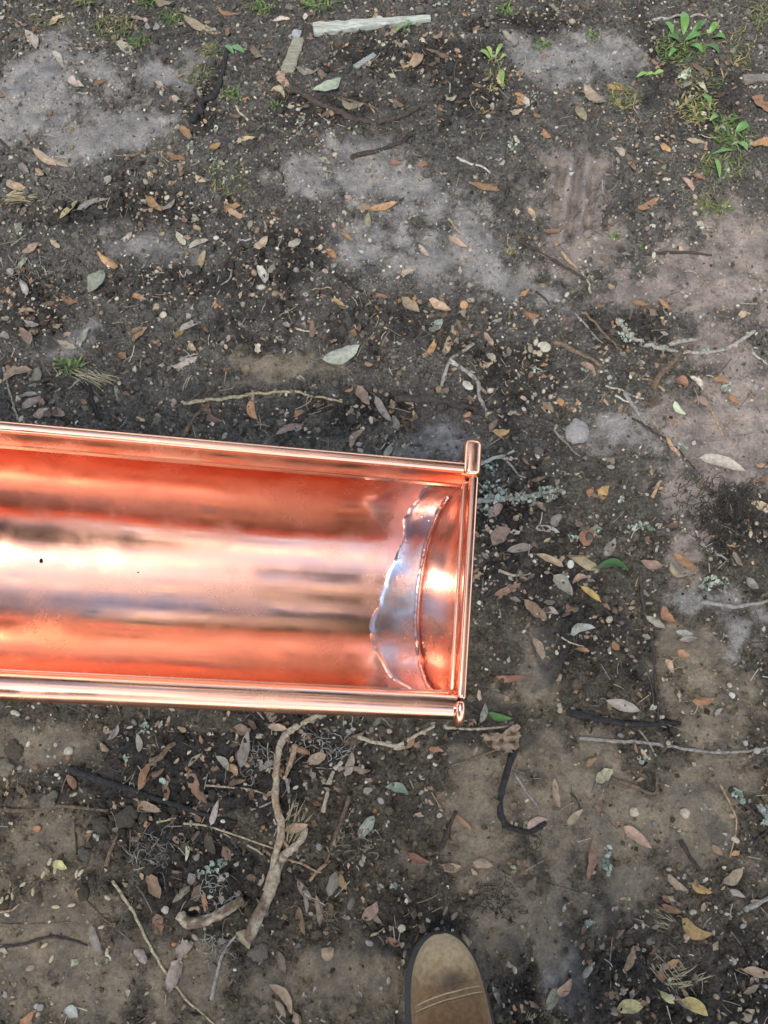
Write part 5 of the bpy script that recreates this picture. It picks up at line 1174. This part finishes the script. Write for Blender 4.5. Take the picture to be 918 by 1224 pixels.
def plain(name, col, rough, sc=200, lo=.7, hi=1.2, bump=.3):
    m, t, b = nodes(name); tc = N(t, 'ShaderNodeTexCoord'); n = N(t, 'ShaderNodeTexNoise', Scale=float(sc), Detail=5.0); L(t, tc.outputs['Object'], n.inputs['Vector'])
    r = ramp(t, [(.3, tuple(v * lo for v in col)), (.7, tuple(v * hi for v in col))]); L(t, n.outputs[0], r.inputs[0]); L(t, r.outputs[0], b.inputs['Base Color']); b.inputs['Roughness'].default_value = rough
    bp = N(t, 'ShaderNodeBump', Strength=bump, Distance=.0006); L(t, n.outputs[0], bp.inputs['Height']); L(t, bp.outputs[0], b.inputs['Normal']); return m
M_LTH = mat_leather(); M_RUB = plain('black_rubber', (.028, .024, .022), .7); M_THR = plain('stitch_thread', (.34, .26, .17), .8); M_JEAN = plain('denim', (.04, .05, .08), .9, 400)
loft_boot('upper', upper_h, .0035, .026, M_LTH)
# toe_cap seam lines: raised stitched welts across the vamp
def seam(s0, h, rad, mat, name, bow=.010, sk=-.006):
    P = []
    for j in range(30):
        a = math.pi * (.03 + .94 * j / 29); s = s0 - bow * math.sin(a) + sk * math.cos(a); w = half_w(s) - .0045; cz = math.sin(a) ** .75
        cx_ = math.copysign(abs(math.cos(a)) ** .82, math.cos(a)); P.append((w * cx_ * (1 - .06 * cz), -s, .026 + (upper_h(s) + h) * cz + .0001))
    V, F = tube(np.array(P), rad, 6, .05, True, 2); return link(name, qmesh(name, V, F, mat), boot)
seam(.074, .0002, .0008, M_THR, 'stitch_line'); seam(.068, .0002, .0008, M_THR, 'stitch_line'); seam(.062, .0002, .0009, M_LTH, 'stitch_line')
seam(.077, -.0006, .0018, M_LTH, 'vamp_edge')
# sole and welt
def sole(name, off, z0, z1, mat, lug=0):
    out_ = []; ss = SS
    for s in ss: out_.append((half_w(s) + off, -s + off * (1 - min(1, s / .05))))
    for s in ss[::-1]: out_.append((-half_w(s) - off, -s + off * (1 - min(1, s / .05))))
    o_ = np.array(out_); n = len(o_); V = []
    for z, q in ((z0, .985), (z0 + .002, 1.0), ((z0 + z1) / 2, .992), (z1 - .002, 1.0), (z1, .985)):
        c = o_.mean(0); V += [(c[0] + (x - c[0]) * q, c[1] + (y - c[1]) * q, z) for x, y in o_]
    V = np.array(V); F = list(grid_faces(5, n, True)); m = n // 2
    for b0, sg in ((0, -1), (4 * n, 1)):
        for i in range(m - 1): F.append(tuple([b0 + i, b0 + i + 1, b0 + n - 2 - i, b0 + n - 1 - i][::sg]))
    return link(name, mesh(name, V, np.array(F), mat), boot)
sole('sole', .0008, 0, .020, M_RUB).location.x = -.0022; sole('welt', .0014, .0205, .026, M_RUB).location.x = -.0022
# shaft and laces, above the frame's lower edge
Vs = []; hs = np.linspace(0, 1, 10)
for u in hs:
    cy_ = -.215 - .01 * u; a_ = .052 - .004 * math.sin(u * 3); b_ = .062 - .012 * u
    for a in np.linspace(0, 2 * math.pi, 28, endpoint=False): Vs.append((a_ * math.cos(a) * .95, cy_ + b_ * math.sin(a), .085 + .13 * u))
link('shaft', mesh('shaft', Vs, grid_faces(10, 28, True), M_LTH), boot)
for k in range(4):
    s = .135 + .018 * k; P = [(.028 * math.cos(a), -s - .005 * math.sin(3 * a), .03 + upper_h(s) * (1 - .1 * abs(math.cos(a)))) for a in np.linspace(.2, 2.94, 12)]
    V, F = tube(np.array(P), .0016, 6, 0); link('lace', qmesh('lace', V, F, M_THR), boot)
Vs = []
for u in np.linspace(0, 1, 14):
    cy_ = -.225 - .06 * u; a_ = .075 + .012 * u
    for a in np.linspace(0, 2 * math.pi, 28, endpoint=False): Vs.append((a_ * math.cos(a), cy_ + a_ * 1.05 * math.sin(a) + .003 * math.sin(u * 30), .17 + .42 * u + .004 * math.sin(3 * a)))
link('trouser_leg', mesh('trouser_leg', Vs, grid_faces(14, 28, True), M_JEAN), boot)
tag(boot, 'worn tan suede work boot pointing up at the bottom edge', 'boot')

# ------------------------------------------------------------------ oaks standing round the yard (they shade the soil and mirror in the copper)
M_CRN = mat_col('oak_foliage', .55, 6, .8, 1.2, .1, .002, .4); M_TRK = mat_col('oak_bark', .9, 14, .6, 1.3, .8, .02, .2, scale2=30)
def oak(x, y, h, cr, sd, label, hole=None):
    r = np.random.default_rng(sd); e = empty('oak_tree', (x, y, float(height(np.array([x]), np.array([y]))[0]) - .05)); parts = []; tips = []
    def limb(p, d, ln, rad, depth):
        k = 6; P = [p]; q = p.copy(); dd = d.copy()
        for _ in range(k): dd = dd + r.normal(0, .16, 3) + np.array((0, 0, .03)); dd /= np.linalg.norm(dd); q = q + dd * ln / k; P.append(q.copy())
        V, F = tube(np.array(P), np.linspace(rad, rad * .55, k + 1), 8, .05, False, sd); parts.append((V, F, (.12, .10, .08)))
        if depth == 0: tips.append(q); return
        for _ in range(3 if depth > 1 else 4):
            a = r.uniform(0, 6.28); nd = dd * .55 + np.array((math.cos(a), math.sin(a), r.uniform(-.1, .5))) * .75; nd /= np.linalg.norm(nd)
            limb(P[r.integers(3, k + 1)], nd, ln * r.uniform(.6, .8), rad * .55, depth - 1)
    limb(np.zeros(3), np.array((r.normal(0, .1), r.normal(0, .1), 1.0)), h * .45, .22, 3)
    V, F, C = join(parts); link('trunk', qmesh('trunk', V, F, M_TRK, C), e)
    T = np.array(tips); m = 170; n = len(T) * m
    pos = np.repeat(T, m, axis=0) + r.normal(0, .42, (n, 3)) * np.array((1, 1, .6)); w = pos + np.array((x, y, 0))
    keep = w[:, 2] > 2.6; pos = pos[keep]; n = len(pos)
    quad = np.array([(-1, 0, 0), (0, -.45, .1), (1, 0, 0), (0, .45, .1)]) * .5
    me_ = scatter('crown', [quad], np.array([(0, 1, 2, 3)]), pos, rotz_tilt(n, .9), np.full((n, 3), 1.) * r.uniform(.12, .27, (n, 1)), np.array([(.055, .09, .03), (.08, .12, .04), (.04, .07, .025)])[r.integers(0, 3, n)], M_CRN)
    link('crown', me_, e); tag(e, label, 'tree')
oak(-3.6, 3.2, 8, 3, 1, 'oak tree beyond the frame, front left of the gutter')
oak(3.4, 4.0, 9, 3, 2, 'oak tree beyond the frame, front right of the gutter')
oak(-4.4, -5.6, 8.5, 3, 11, 'oak tree beyond the frame, nearest behind the boot')
oak(2.9, 1.9, 7, 3, 21, 'oak tree beyond the frame, nearest on the right')
oak(4.6, -2.8, 8.5, 3, 3, 'oak tree beyond the frame, behind right of the boot')
oak(-4.8, -2.2, 9, 3, 4, 'oak tree beyond the frame, behind left of the boot')
oak(.6, 7.5, 10, 3, 5, 'oak tree beyond the frame, far ahead of the gutter')
oak(-.8, -6.5, 9, 3, 7, 'oak tree beyond the frame, far behind the boot')
